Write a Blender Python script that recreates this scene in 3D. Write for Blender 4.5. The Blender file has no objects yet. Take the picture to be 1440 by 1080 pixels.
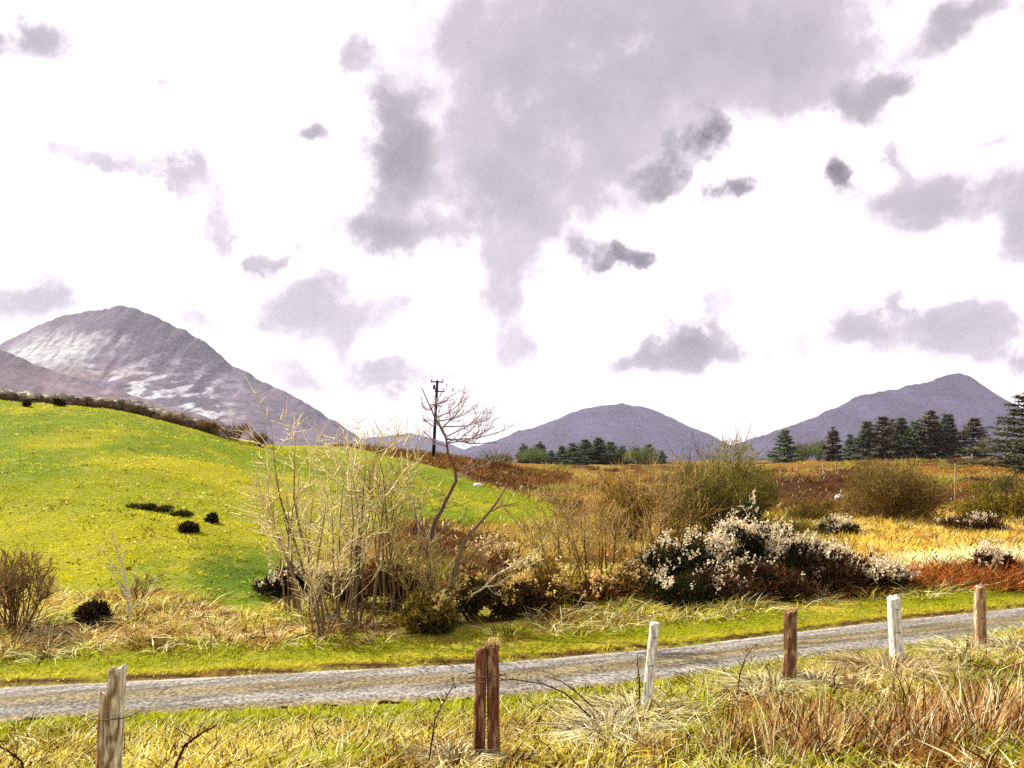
import bpy, math, random
import numpy as np
from mathutils import Vector

random.seed(7)
rng = np.random.default_rng(11)
sc = bpy.context.scene
COL = sc.collection
CZ = 5.0            # eye height above the lane
F = 1200.0          # focal length in photo pixels (1440 wide)
HZ = 640.0          # photo row of the horizon

# ------------------------------------------------------------------ noise
_perm = np.random.default_rng(3).random((256, 256))
def vnoise(x, y):
    x = np.asarray(x, float); y = np.asarray(y, float)
    xi = np.floor(x).astype(int); yi = np.floor(y).astype(int)
    fx = x - xi; fy = y - yi
    fx = fx*fx*(3-2*fx); fy = fy*fy*(3-2*fy)
    g = lambda a, b: _perm[a & 255, b & 255]
    return (g(xi,yi)*(1-fx)+g(xi+1,yi)*fx)*(1-fy) + (g(xi,yi+1)*(1-fx)+g(xi+1,yi+1)*fx)*fy
def fbm(x, y, o=4):
    s = 0; a = .5; t = 0
    for k in range(o):
        s = s + a*vnoise(x*2**k+17.3*k, y*2**k+9.1*k); t += a; a *= .5
    return s/t
def sstep(a, b, x):
    t = np.clip((np.asarray(x, float)-a)/(b-a), 0, 1); return t*t*(3-2*t)

# ------------------------------------------------------------------ terrain
def road_z(px): return 0.7*np.clip(np.asarray(px, float), -700, 2100)/1440.0
_rx = [-700, 0, 713, 960, 1200, 1440, 2100]
_rn = [1055, 1015, 983, 955, 922, 898, 850]
_rf = [992, 968, 932, 910, 880, 855, 805]
def road_near(px): return F*(CZ-road_z(px))/(np.interp(px, _rx, _rn)-HZ)
def road_far(px): return F*(CZ-road_z(px))/(np.interp(px, _rx, _rf)-HZ)
FAR_Y = [26, 32, 45, 60, 72, 80, 100, 140, 250, 600, 2000, 9000]
FAR_Z = {
 -700: [1.2, 2.4, 5.2, 8.6, 11.2, 12.0, 12.5, 11, 8, 0, -20, -60],
    0: [.9, 1.9, 4.4, 7.4, 9.9, 10.0, 9.4, 8, 5, 0, -20, -60],
  180: [.8, 1.7, 4.0, 6.7, 8.7, 8.8, 8.2, 7, 4, 0, -20, -60],
  360: [.6, 1.2, 2.8, 4.5, 5.75, 6.0, 6.0, 5.4, 3, 0, -20, -60],
  500: [.5, .9, 1.9, 3.1, 4.1, 4.8, 6.0, 6.0, 3, 0, -20, -60],
  620: [.4, .6, 1.2, 2.1, 2.9, 3.5, 4.9, 4.6, 3, 0, -20, -60],
  720: [.35, .35, .5, .9, 1.4, 1.9, 3.2, 3.6, 3, 0, -20, -60],
  800: [.4, .4, .5, .7, 1.0, 1.2, 1.9, 3.2, 2.6, 0, -20, -60],
 1000: [.6, .6, .7, 1.0, 1.35, 1.6, 2.2, 3.3, 3, 0, -20, -60],
 1200: [.8, 1.0, 1.3, 1.6, 1.95, 2.2, 2.9, 4.0, 4, 0, -20, -60],
 1440: [.9, 1.2, 1.6, 2.1, 2.5, 2.8, 3.5, 4.5, 4.5, 0, -20, -60],
 2100: [1.2, 1.6, 2.2, 2.8, 3.3, 3.6, 4.3, 5.0, 5, 0, -20, -60],
}
_fpx = np.array(sorted(FAR_Z)); _ftab = np.array([FAR_Z[p] for p in _fpx])
GP = np.arange(-700, 2101, 20.0)
GY = np.concatenate([np.arange(0, 40, .25), np.geomspace(40, 9000, 260)])
def _column(p):
    nr, fr = float(road_near(p)), float(road_far(p)); rz = float(road_z(p))
    fy = np.interp(p, [-700, 150, 685, 915, 1110, 1258, 1378, 2100], [7.2, 8.3, 9.5, 11, 12.2, 13.5, 14.6, 17])
    Y = [0, 4, 8*fy/9.5*.85, fy, nr-.35, nr, fr, fr+.12, fr+2.2]
    Z = [3.4, 2.7, 1.8, 1.6, rz+.10, rz, rz, rz+.13, rz+.22]
    fz = [np.interp(p, _fpx, _ftab[:, k]) for k in range(len(FAR_Y))]
    for y, z in zip(FAR_Y, fz):
        if y > fr+3.2: Y.append(y); Z.append(max(z, rz+.2) if y < 60 else z)
    return np.interp(GY, Y, Z)
H = np.array([_column(p) for p in GP])
_k = np.array([1, 2, 3, 2, 1.]); _k /= _k.sum()
_hp = np.pad(H, ((2, 2), (0, 0)), mode='edge')
H = sum(_k[i]*_hp[i:i+len(GP)] for i in range(5))
for _ in range(2):                       # soften the joints of the far stations
    S = H.copy(); S[:, 1:-1] = (H[:, :-2]+2*H[:, 1:-1]+H[:, 2:])/4
    w = sstep(26, 30, GY)[None, :]; H = H*(1-w)+S*w
def gh_raw(px, Y):
    px = np.clip(np.asarray(px, float), GP[0], GP[-1]-1e-3); Y = np.clip(np.asarray(Y, float), 0, 8990)
    i = ((px-GP[0])/20).astype(int); fx = (px-GP[0])/20-i
    j = np.clip(np.searchsorted(GY, Y, side='right')-1, 0, len(GY)-2); fy = (Y-GY[j])/(GY[j+1]-GY[j])
    return (H[i,j]*(1-fx)+H[i+1,j]*fx)*(1-fy)+(H[i,j+1]*(1-fx)+H[i+1,j+1]*fx)*fy
def pix(X, Y): return 720+F*np.asarray(X, float)/np.maximum(np.asarray(Y, float), 3.0)
def road_dist(X, Y):                     # >0 beyond the far edge, <0 before the near edge, 0 on the road
    p = pix(X, Y); return np.where(Y > road_far(p), Y-road_far(p), np.where(Y < road_near(p), Y-road_near(p), 0))
def gz(X, Y):
    X = np.asarray(X, float); Y = np.asarray(Y, float)
    z = gh_raw(pix(X, Y), Y)
    rd = np.abs(road_dist(X, Y)); a = sstep(.15, 1.6, rd)
    n = (fbm(X*.45+5, Y*.45, 3)-.5)*.34 + (fbm(X*.12, Y*.12+40, 2)-.5)*.55*sstep(24, 40, Y)
    n = n + (fbm(X*.03+9, Y*.03, 3)-.5)*2.2*sstep(150, 400, Y)
    n = n + (fbm(X*.2+3, Y*.16, 3)-.5)*1.6*sstep(36, 52, Y)*sstep(120, 100, Y)*sstep(720, 880, pix(X, Y))
    return z + a*n
def at(px, Y, dz=0.0):
    X = (px-720)/F*Y; return Vector((X, Y, float(gz(X, Y))+dz))
def depth_at(px, py, y0=20.0, y1=110.0):  # nearest depth whose ground lies on that line of sight
    Y = np.arange(y0, y1, .1); z = gz((px-720)/F*Y, Y); k = np.nonzero(HZ-(z-CZ)/Y*F <= py)[0]
    return float(Y[k[0]]) if len(k) else y1
def W(px, py, Y): return np.array([(px-720)/F*Y, Y, CZ-(py-HZ)/F*Y])
def hgt(px, py, Y):                      # height above the ground of a photo point at depth Y
    return CZ-(py-HZ)/F*Y - float(gz((px-720)/F*Y, Y))

# ------------------------------------------------------------------ mesh builder
class MB:
    def __init__(s, deep=True): s.deep = deep; s.v = []; s.q = []; s.t = []; s.c = []; s.n = 0
    def add(s, v, q=None, t=None, col=(1, 1, 1)):
        v = np.asarray(v, np.float32).reshape(-1, 3)
        if q is not None and len(q): s.q.append(np.asarray(q, np.int64).reshape(-1, 4)+s.n)
        if t is not None and len(t): s.t.append(np.asarray(t, np.int64).reshape(-1, 3)+s.n)
        c = np.asarray(col, np.float32)
        if c.ndim == 1: c = np.broadcast_to(c, (len(v), 3))
        s.c.append(c); s.v.append(v); s.n += len(v)
    def tube(s, pts, rad, sides=5, col=(1, 1, 1), cap=False):
        pts = np.asarray(pts, float); n = len(pts); rad = np.broadcast_to(np.asarray(rad, float), (n,))
        tan = np.gradient(pts, axis=0); tan /= np.linalg.norm(tan, axis=1)[:, None]+1e-9
        up = np.array([.31, .77, .55]); a = np.cross(tan, up); a /= np.linalg.norm(a, axis=1)[:, None]+1e-9
        b = np.cross(tan, a); th = np.arange(sides)*2*np.pi/sides
        ring = a[:, None]*np.cos(th)[None, :, None]+b[:, None]*np.sin(th)[None, :, None]
        v = (pts[:, None]+ring*rad[:, None, None]).reshape(-1, 3)
        q = []
        for i in range(n-1):
            for k in range(sides):
                q.append((i*sides+k, i*sides+(k+1) % sides, (i+1)*sides+(k+1) % sides, (i+1)*sides+k))
        t = []
        if cap:
            v = np.vstack([v, pts[-1]+tan[-1]*rad[-1]*.2, pts[0]])
            for k in range(sides):
                t.append(((n-1)*sides+k, (n-1)*sides+(k+1) % sides, n*sides)); t.append(((k+1) % sides, k, n*sides+1))
        s.add(v, q, t, col)
    def ribbons(s, P, D, up, L, w, col, bend=.3):
        """Bent tapered blades: base P, growth direction D, bend vector up."""
        N = len(P); L = np.broadcast_to(L, (N,)); w = np.broadcast_to(w, (N,))
        side = np.cross(D, rng.normal(size=(N, 3))); side /= np.linalg.norm(side, axis=1)[:, None]+1e-9
        m = P+D*(L*.55)[:, None]; tip = P+D*(L*.98)[:, None]+up*(L*bend)[:, None]
        hw = side*(w*.5)[:, None]
        v = np.stack([P-hw, P+hw, m+up*(L*bend*.25)[:, None]-hw*.8, m+up*(L*bend*.25)[:, None]+hw*.8, tip], 1).reshape(-1, 3)
        b = np.arange(N)[:, None]*5
        c = np.repeat(np.broadcast_to(np.asarray(col, np.float32), (N, 3)), 5, axis=0)
        s.add(v, b+np.array([[0, 1, 3, 2]]), b+np.array([[2, 3, 4]]), c)
    def leaves(s, P, size, col, flat=None, aspect=.55):
        N = len(P); d = rng.normal(size=(N, 3))
        if flat is not None: d = d+flat
        d /= np.linalg.norm(d, axis=1)[:, None]; e = np.cross(d, rng.normal(size=(N, 3))); e /= np.linalg.norm(e, axis=1)[:, None]
        size = np.broadcast_to(size, (N,))[:, None]
        a = d*size*.5; bb = e*size*.5*aspect
        v = np.stack([P-a, P+bb, P+a, P-bb], 1).reshape(-1, 3)
        b = np.arange(N)[:, None]*4
        s.add(v, b+np.array([[0, 1, 2, 3]]), None, np.repeat(np.broadcast_to(np.asarray(col, np.float32), (N, 3)), 4, axis=0))
    def build(s, name, mat, parent=None, smooth=False, loc=None):
        me = bpy.data.meshes.new(name)
        v = np.concatenate(s.v); c = np.concatenate(s.c)
        if loc is not None: v = v-np.asarray(loc, np.float32)
        q = np.concatenate(s.q) if s.q else np.zeros((0, 4), np.int64); t = np.concatenate(s.t) if s.t else np.zeros((0, 3), np.int64)
        me.vertices.add(len(v)); me.vertices.foreach_set('co', v.astype(np.float32).ravel())
        me.loops.add(q.size+t.size); me.loops.foreach_set('vertex_index', np.concatenate([q.ravel(), t.ravel()]).astype(np.int32))
        me.polygons.add(len(q)+len(t))
        st = np.concatenate([np.arange(len(q))*4, q.size+np.arange(len(t))*3]).astype(np.int32)
        me.polygons.foreach_set('loop_start', st)
        me.update(calc_edges=True); me.validate()
        ca = me.color_attributes.new('Col', 'FLOAT_COLOR', 'POINT')
        c = np.clip(c, 0, .9); c = .43*(c/.5)**1.28 if s.deep else c*.8
        ca.data.foreach_set('color', np.concatenate([c, np.ones((len(c), 1), np.float32)], 1).astype(np.float32).ravel())
        if smooth: me.polygons.foreach_set('use_smooth', np.ones(len(me.polygons), bool))
        me.materials.append(mat)
        o = bpy.data.objects.new(name, me); COL.objects.link(o)
        if loc is not None and parent is None: o.location = loc
        if parent is not None: o.parent = parent
        return o

def tag(o, label=None, cat=None, group=None, kind=None):
    for k, v in (('label', label), ('category', cat), ('group', group), ('kind', kind)):
        if v: o[k] = v
    return o
def thing(name, loc, label, cat, group=None):
    o = bpy.data.objects.new(name, None); COL.objects.link(o); o.location = loc; o.empty_display_size = .2
    return tag(o, label, cat, group)
def copy_thing(o, loc, rz, scale, label, group=None):
    c = o.copy(); COL.objects.link(c); c.location = loc; c.rotation_euler = (0, 0, rz); c.scale = scale; c['label'] = label
    if group: c['group'] = group
    for ch in o.children:
        d = ch.copy(); COL.objects.link(d); d.parent = c
    return c

# ------------------------------------------------------------------ materials
def nodes_of(name):
    m = bpy.data.materials.new(name); m.use_nodes = True; nt = m.node_tree; nt.nodes.clear(); return m, nt
def attr_mat(name, trans=.0, nscale=8.0, lo=.7, hi=1.3, rough=.9, bump=0.0, spec=.06, stretch=None):
    m, nt = nodes_of(name); N = nt.nodes.new; Lk = nt.links.new
    out = N('ShaderNodeOutputMaterial'); ca = N('ShaderNodeVertexColor'); ca.layer_name = 'Col'
    geo = N('ShaderNodeNewGeometry'); no = N('ShaderNodeTexNoise'); no.inputs['Scale'].default_value = nscale; no.inputs['Detail'].default_value = 4
    if stretch:
        tcn = N('ShaderNodeTexCoord'); mp = N('ShaderNodeMapping'); mp.inputs['Scale'].default_value = stretch; Lk(tcn.outputs['Object'], mp.inputs['Vector']); Lk(mp.outputs[0], no.inputs['Vector'])
    else: Lk(geo.outputs['Position'], no.inputs['Vector'])
    mr = N('ShaderNodeMapRange'); mr.inputs['From Min'].default_value = .3; mr.inputs['From Max'].default_value = .7
    mr.inputs['To Min'].default_value = lo; mr.inputs['To Max'].default_value = hi; Lk(no.outputs['Fac'], mr.inputs['Value'])
    mul = N('ShaderNodeVectorMath'); mul.operation = 'SCALE'; Lk(ca.outputs['Color'], mul.inputs[0]); Lk(mr.outputs['Result'], mul.inputs['Scale'])
    p = N('ShaderNodeBsdfPrincipled'); p.inputs['Roughness'].default_value = rough; p.inputs['Specular IOR Level'].default_value = spec
    Lk(mul.outputs[0], p.inputs['Base Color'])
    if bump:
        bp = N('ShaderNodeBump'); bp.inputs['Strength'].default_value = bump; bp.inputs['Distance'].default_value = .1
        Lk(no.outputs['Fac'], bp.inputs['Height']); Lk(bp.outputs['Normal'], p.inputs['Normal'])
    if trans:
        tr = N('ShaderNodeBsdfTranslucent'); Lk(mul.outputs[0], tr.inputs['Color']); mx = N('ShaderNodeMixShader'); mx.inputs[0].default_value = trans
        Lk(p.outputs[0], mx.inputs[1]); Lk(tr.outputs[0], mx.inputs[2]); Lk(mx.outputs[0], out.inputs['Surface'])
    else: Lk(p.outputs[0], out.inputs['Surface'])
    return m
M_GRASS = attr_mat('grass_blade', .42, 3, .7, 1.3, spec=.03)
M_GROUND = attr_mat('ground_turf', 0, 9, .55, 1.4, .95, .6)
M_LEAF = attr_mat('leaf', .3, 5, .7, 1.3)
M_BLOSSOM = attr_mat('blossom', .35, 6, .85, 1.1)
M_BARK = attr_mat('bark', 0, 25, .5, 1.45, .9, .4)
M_NEEDLE = attr_mat('needle', .35, 4, .7, 1.3)
M_WOOD = attr_mat('weathered_wood', 0, 1, .45, 1.4, .85, .7, stretch=(46, 46, 7))
M_STONE = attr_mat('field_stone', 0, 12, .6, 1.4, .95, .6)
M_METAL = attr_mat('dark_metal', 0, 30, .8, 1.2, .5, 0, .5)
M_ROCKFACE = attr_mat('mountain_slope', 0, .045, .62, 1.4, .95)

# ------------------------------------------------------------------ colours of the ground cover
def mixc(a, b, t): return a*(1-t[:, None])+np.asarray(b)[None, :]*t[:, None]
def field_edge(Y): return np.interp(Y, [20, 30, 45, 55, 62, 70, 80, 95, 110], [330, 430, 590, 770, 800, 725, 655, 540, 470])
def zonecol(X, Y):
    X = np.asarray(X, float).ravel(); Y = np.asarray(Y, float).ravel(); p = pix(X, Y); rd = road_dist(X, Y)
    n1 = fbm(X*.35, Y*.35, 4); n2 = fbm(X*1.3+31, Y*1.3, 3); n3 = fbm(X*.06+3, Y*.12, 3)
    straw = np.array([.60, .52, .12]); c = np.tile(straw, (len(X), 1))
    c = mixc(c, (.38, .40, .03), sstep(.46, .6, n1))                      # greener patches
    c = mixc(c, (.34, .17, .05), sstep(.55, .68, n2)*.8)                    # russet patches
    near = (rd < 0)
    gv = sstep(-5.5, -1.8, rd)*near*sstep(.30, .46, n1+.1*n2); c = mixc(c, (.36, .39, .02), gv*.9)
    c = mixc(c, (.40, .20, .07), near*sstep(700, 1000, p)*sstep(12.5, 10, Y)*sstep(.45, .6, n2)*.6)
    # far verge
    ver = sstep(0, .2, rd)*sstep(3.4, 1.8, rd)*(rd > 0)
    c = mixc(c, (.34, .35, .02), ver*sstep(.30, .5, n1+.15))
    c = mixc(c, (.52, .46, .05), ver*sstep(.9, .2, rd)*.8)
    # the pasture on the left
    fe = field_edge(Y); fld = sstep(24.0, 27, Y+ (n1-.5)*4)*sstep(fe+25, fe-25, p+(n3-.5)*120)*sstep(130, 105, Y)
    green = np.tile(np.array([.37, .385, .006]), (len(X), 1))
    green = mixc(green, (.48, .45, .010), sstep(.42, .62, n3))
    green = mixc(green, (.22, .31, .008), sstep(.48, .64, fbm(X*.11+50, Y*.09, 4))*.75)
    green = mixc(green, (.10, .18, .006), np.exp(-((p-340)/110)**2-((Y-29.5)/4.5)**2)*sstep(.3, .55, n1)*.8)
    green = mixc(green, (.52, .46, .10), sstep(.62, .75, n2)*.5)
    c = c*(1-fld[:, None])+green*fld[:, None]
    # moor beyond the thicket
    moor = (1-fld)*sstep(29, 36, Y)
    mc = np.tile(np.array([.36, .21, .045]), (len(X), 1))
    mc = mixc(mc, (.17, .085, .03), sstep(.45, .58, fbm(X*.10+7, Y*.07, 4)))
    mc = mixc(mc, (.45, .34, .10), sstep(.56, .68, fbm(X*.2+70, Y*.12, 3))*.9)
    mc = mixc(mc, (.13, .06, .025), sstep(1085, 1110, p)*sstep(1210, 1170, p)*sstep(52, 60, Y)*sstep(92, 82, Y)*.8)
    mc = mixc(mc, (.33, .30, .03), sstep(1000, 1080, p)*sstep(60, 48, Y)*.6)
    c = c*(1-moor[:, None])+mc*moor[:, None]
    gold = sstep(1120, 1230, p)*sstep(27.5, 30, Y)*sstep(60, 48, Y)
    c = mixc(c, (.66, .50, .11), gold*sstep(.3, .5, n1)); c = mixc(c, (.36, .20, .05), gold*sstep(.5, .62, n2)*.8); c = mixc(c, (.88, .80, .52), gold*sstep(1230, 1290, p)*sstep(34, 31.5, Y)*sstep(28.3, 29.5, Y)*.8)
    red = sstep(1150, 1230, p)*sstep(25.6, 26.2, Y)*sstep(29.4, 28.2, Y)
    c = mixc(c, (.30, .10, .03), red*sstep(.3, .45, n2))
    lf = sstep(1.6, 2.4, rd)*sstep(5, 3.8, rd)*(rd > 0)*sstep(1050, 600, p)
    c = mixc(c, (.50, .36, .14), lf*sstep(.42, .58, n2)*.9); c = mixc(c, (.19, .075, .02), lf*sstep(.5, .62, n1)*.7)
    return c

# ------------------------------------------------------------------ ground sheet and lane
def grid_mesh(mb, V, col):
    r, cn = V.shape[:2]; i = np.arange(r-1)[:, None]*cn+np.arange(cn-1)[None, :]
    q = np.stack([i, i+1, i+cn+1, i+cn], -1).reshape(-1, 4); mb.add(V.reshape(-1, 3), q, None, col)
ys = np.concatenate([np.arange(-14, 4, 1.0), np.arange(4, 34, .17), np.geomspace(34, 140, 170), np.geomspace(143, 9000, 60)])
ss = np.linspace(-1.5, 1.5, 460)
GX = ss[None, :]*(np.maximum(ys, 0)[:, None]*.85+16); GYY = np.repeat(ys[:, None], len(ss), 1)
Zg = gz(GX, np.maximum(GYY, 0)) + np.where(GYY < 0, 0, 0)
rdm = road_dist(GX, GYY); Zg = Zg-.05*(rdm == 0)
mb = MB(); cg = zonecol(GX, np.maximum(GYY, .5))*(.62-.14*(rdm < -1.5)).ravel()[:, None]
edge_strip = sstep(.0, .05, rdm.ravel())*sstep(.20, .14, rdm.ravel())  # darker brown strip along the far edge of the lane
cg = mixc(cg, (.10, .05, .025), edge_strip)
grid_mesh(mb, np.stack([GX, GYY, Zg], -1), cg)
tag(mb.build('ground', M_GROUND, smooth=True), 'grassy moorland ground running from the fence up the hill', 'ground', kind='structure')

def road_material():
    m, nt = nodes_of('worn_asphalt'); N = nt.nodes.new; Lk = nt.links.new
    out = N('ShaderNodeOutputMaterial'); p = N('ShaderNodeBsdfPrincipled'); p.inputs['Roughness'].default_value = .9; p.inputs['Specular IOR Level'].default_value = .12
    geo = N('ShaderNodeNewGeometry'); ca = N('ShaderNodeVertexColor'); ca.layer_name = 'Col'
    a = N('ShaderNodeTexNoise'); a.inputs['Scale'].default_value = 14; a.inputs['Detail'].default_value = 6; Lk(geo.outputs['Position'], a.inputs['Vector'])
    b = N('ShaderNodeTexNoise'); b.inputs['Scale'].default_value = 1.6; b.inputs['Detail'].default_value = 3
    mp = N('ShaderNodeMapping'); mp.vector_type = 'TEXTURE'; mp.inputs['Rotation'].default_value = (0, 0, .33); mp.inputs['Scale'].default_value = (3.2, .42, 1)
    Lk(geo.outputs['Position'], mp.inputs['Vector']); Lk(mp.outputs[0], b.inputs['Vector'])
    r1 = N('ShaderNodeValToRGB'); r1.color_ramp.elements[0].position = .32; r1.color_ramp.elements[0].color = (.22, .22, .22, 1)
    r1.color_ramp.elements[1].position = .68; r1.color_ramp.elements[1].color = (2.0, 1.95, 1.85, 1); Lk(a.outputs['Fac'], r1.inputs[0])
    r2 = N('ShaderNodeValToRGB'); r2.color_ramp.elements[0].position = .35; r2.color_ramp.elements[0].color = (.72, .68, .6, 1)
    r2.color_ramp.elements[1].position = .65; r2.color_ramp.elements[1].color = (1.35, 1.35, 1.4, 1); Lk(b.outputs['Fac'], r2.inputs[0])
    m1 = N('ShaderNodeMix'); m1.data_type = 'RGBA'; m1.blend_type = 'MULTIPLY'; m1.inputs[0].default_value = 1
    m2 = N('ShaderNodeMix'); m2.data_type = 'RGBA'; m2.blend_type = 'MULTIPLY'; m2.inputs[0].default_value = 1
    Lk(ca.outputs['Color'], m1.inputs[6]); Lk(r1.outputs[0], m1.inputs[7]); Lk(m1.outputs[2], m2.inputs[6]); Lk(r2.outputs[0], m2.inputs[7])
    Lk(m2.outputs[2], p.inputs['Base Color'])
    bp = N('ShaderNodeBump'); bp.inputs['Strength'].default_value = .5; bp.inputs['Distance'].default_value = .02; Lk(a.outputs['Fac'], bp.inputs['Height']); Lk(bp.outputs['Normal'], p.inputs['Normal'])
    Lk(p.outputs[0], out.inputs['Surface']); return m
mb = MB(False); rp = np.arange(-680, 2080, 6.0); rv = np.linspace(0, 1, 25)
ny, fy_ = road_near(rp), road_far(rp)
RY = ny[:, None]+(fy_-ny)[:, None]*rv[None, :]
RY[:, 0] += (fbm(rp*.05, rp*0, 3)-.5)*.5; RY[:, -1] += (fbm(rp*.04+9, rp*0, 3)-.5)*.16
RX = (rp[:, None]-720)/F*RY; RZ = np.broadcast_to(road_z(rp)[:, None], RY.shape)+.02+.05*(1-(2*rv-1)**2)[None, :]
vv = np.broadcast_to(rv[None, :], RY.shape).ravel()
rc = np.tile(np.array([.125, .115, .098]), (vv.size, 1))
wob = (fbm(RX.ravel()*.25, RY.ravel()*.25, 3)-.5)*.12
for c0 in (.20, .80): rc = mixc(rc, (.185, .175, .165), np.exp(-((vv+wob-c0)/.10)**2))         # polished wheel tracks
rc = mixc(rc, (.15, .12, .055), np.exp(-((vv+wob-.5)/.13)**2)*.85)                             # mossy crown
rc = mixc(rc, (.30, .28, .25), np.exp(-((vv+wob*.6-.95)/.045)**2)*.8)                          # loose chippings by the far edge
rc = mixc(rc, (.17, .13, .05), np.exp(-((vv+wob-.02)/.07)**2)*.8)
grid_mesh(mb, np.stack([RX, RY, RZ], -1), rc)
tag(mb.build('road', road_material(), smooth=True), 'narrow grey worn asphalt lane between two grass verges', 'road', kind='structure')

# ------------------------------------------------------------------ grasses (nobody could count them)
def scatter(n, p0, p1, y0, y1, keep=None, pw=1.0):
    Y = y0+(y1-y0)*rng.random(n)**pw; p = p0+(p1-p0)*rng.random(n); X = (p-720)/F*Y
    m = np.ones(n, bool) if keep is None else keep(X, Y, p)
    return X[m], Y[m]
def tufts(X, Y, k, spread):              # k blades round every tuft centre
    n = len(X); a = rng.random((n, k))*2*np.pi; r = spread*np.sqrt(rng.random((n, k)))
    return (X[:, None]+r*np.cos(a)), (Y[:, None]+r*np.sin(a)), np.stack([np.cos(a), np.sin(a)], -1)
def grass(name, X, Y, k, spread, h, w, label, lean=.45, pale=.2, dark=.15, colfn=None, bend=.35, sat=1.0, wind=(.25, -.1)):
    BX, BY, D2 = tufts(X, Y, k, spread); n = BX.size; c = (colfn or zonecol)(BX, BY)
    th = np.repeat(h*(.6+.8*rng.random(len(X))), k)*(.55+.6*rng.random(n))
    D = np.concatenate([D2.reshape(-1, 2)*lean*rng.random((n, 1))*1.6+np.array(wind)*lean, np.ones((n, 1))], 1); D /= np.linalg.norm(D, axis=1)[:, None]
    P = np.stack([BX.ravel(), BY.ravel(), gz(BX, BY).ravel()-.03], 1)
    up = np.concatenate([D[:, :2]*1.2+rng.normal(size=(n, 2))*.35, -np.abs(rng.normal(size=(n, 1)))*.5], 1)
    f = .8+.7*rng.random((n, 1)); c = c*f*sat
    tp = np.repeat(rng.random(len(X)), k)
    s1 = (rng.random(n)*.6+tp*.6 < pale)[:, None]; c = np.where(s1, np.array([.88, .80, .50])*(.75+.4*rng.random((n, 1))), c)
    s2 = ((rng.random(n) < dark) | (tp < dark*.6))[:, None]; c = np.where(s2, np.array([.13, .055, .018])*(.6+.8*rng.random((n, 1))), c)
    m = MB(); m.ribbons(P, D, up, th, w*(.6+.8*rng.random(n)), np.clip(c, 0, .85), bend)
    return tag(m.build(name, M_GRASS), label, 'grass', kind='stuff')
nearbank = lambda X, Y, p: road_dist(X, Y) < -.15-.25*rng.random(len(X))
X, Y = scatter(16000, -150, 1600, 6.5, 20, lambda X, Y, p: nearbank(X, Y, p) & (road_dist(X, Y) < -2.6+1.5*fbm(X*.6, Y*.6, 2)))
grass('dry_grass', X, Y, 13, .17, .31, .017, 'tall dry yellow grass on the near bank round the fence posts', .95, .46, .20, bend=.6)
X, Y = scatter(9000, -150, 1600, 8, 21, lambda X, Y, p: nearbank(X, Y, p) & (road_dist(X, Y) > -4.2))
grass('verge_grass', X, Y, 10, .14, .14, .018, 'short green and yellow grass of the verge on the near side of the lane', .6, .2, .08)
X, Y = scatter(520, 1000, 1560, 8.0, 10.8, lambda X, Y, p: nearbank(X, Y, p) & (fbm(X*.8, Y*.8, 2)+.0004*(p-700)-.06*(Y-9.5) > .56))
red = lambda X, Y: np.tile(np.array([.44, .26, .11]), (np.size(X), 1))*(.5+fbm(np.ravel(X)*3, np.ravel(Y)*3, 2))[:, None]
grass('rush_grass', X, Y, 9, .16, .62, .013, 'tall russet rush stalks standing in the dry grass of the near bank', .5, .5, .25, red, .2)
X, Y = scatter(11000, -200, 1700, 17, 30, lambda X, Y, p: (road_dist(X, Y) > .10+.10*rng.random(len(X))) & (road_dist(X, Y) < 2.6))
grass('far_verge_grass', X, Y, 11, .16, .11, .024, 'short bright lime grass of the verge on the far side of the lane', .5, .07, .03)
X, Y = scatter(5200, -200, 1700, 19, 31, lambda X, Y, p: (road_dist(X, Y) > 1.7) & (road_dist(X, Y) < 7) & (fbm(X*.5+3, Y*.5, 2) > .42))
grass('tangled_grass', X, Y, 13, .28, .48, .022, 'tangled dead grass along the back of the far verge', 1.0, .5, .16, bend=.8)
X, Y = scatter(32000, -200, 1000, 25, 80, lambda X, Y, p: p < field_edge(Y)+20, .8)
grass('pasture_grass', X, Y, 6, .30, .10, .045, 'short bright green grass of the hill pasture', .6, .05, .035)
X, Y = scatter(5200, -200, 1000, 26, 78, lambda X, Y, p: (p < field_edge(Y)) & (fbm(X*.22, Y*.3, 3) > .40), .8)
tuf = lambda X, Y: np.tile(np.array([.50, .47, .08]), (np.size(X), 1))*(.6+.7*fbm(np.ravel(X)*2, np.ravel(Y)*2, 2))[:, None]
grass('pasture_tussock', X, Y, 11, .20, .17, .035, 'little tufts of yellow grass scattered over the hill pasture', .9, .22, .12, tuf, .6)
X, Y = scatter(15000, 560, 1700, 28, 120, lambda X, Y, p: p > field_edge(Y)-10, 1.3)
grass('moor_grass', X, Y, 10, .5, .42, .05, 'brown and golden rough grass covering the moor', .7, .22, .10)
X, Y = scatter(900, 740, 1700, 50, 135, lambda X, Y, p: (p > field_edge(Y)+25) & (fbm(X*.12+20, Y*.09, 3) > .46))
def scr(X, Y):
    k = vnoise(np.ravel(X)*.35, np.ravel(Y)*.35)[:, None]; j = vnoise(np.ravel(X)*.2+40, np.ravel(Y)*.2)[:, None]
    return np.where(k > .56, np.array([.30, .29, .07]), np.where(j > .5, np.array([.17, .10, .045]), np.array([.26, .19, .06])))*(.8+.5*k)
grass('moor_scrub', X, Y, 60, .75, .85, .06, 'olive and dark brown heather scrub covering the moor slope', 1.0, .10, .14, scr, .2)['category'] = 'scrub'
X, Y = scatter(4500, 1120, 1700, 27.5, 52, None, 1.2)
grass('golden_grass', X, Y, 11, .35, .40, .03, 'bleached golden grass on the slope above the russet bracken', .8, .42, .05, bend=.5)
X, Y = scatter(1500, 1130, 1700, 25.6, 29.2, lambda X, Y, p: fbm(X*.5, Y*.5, 2) > .36)
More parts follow.
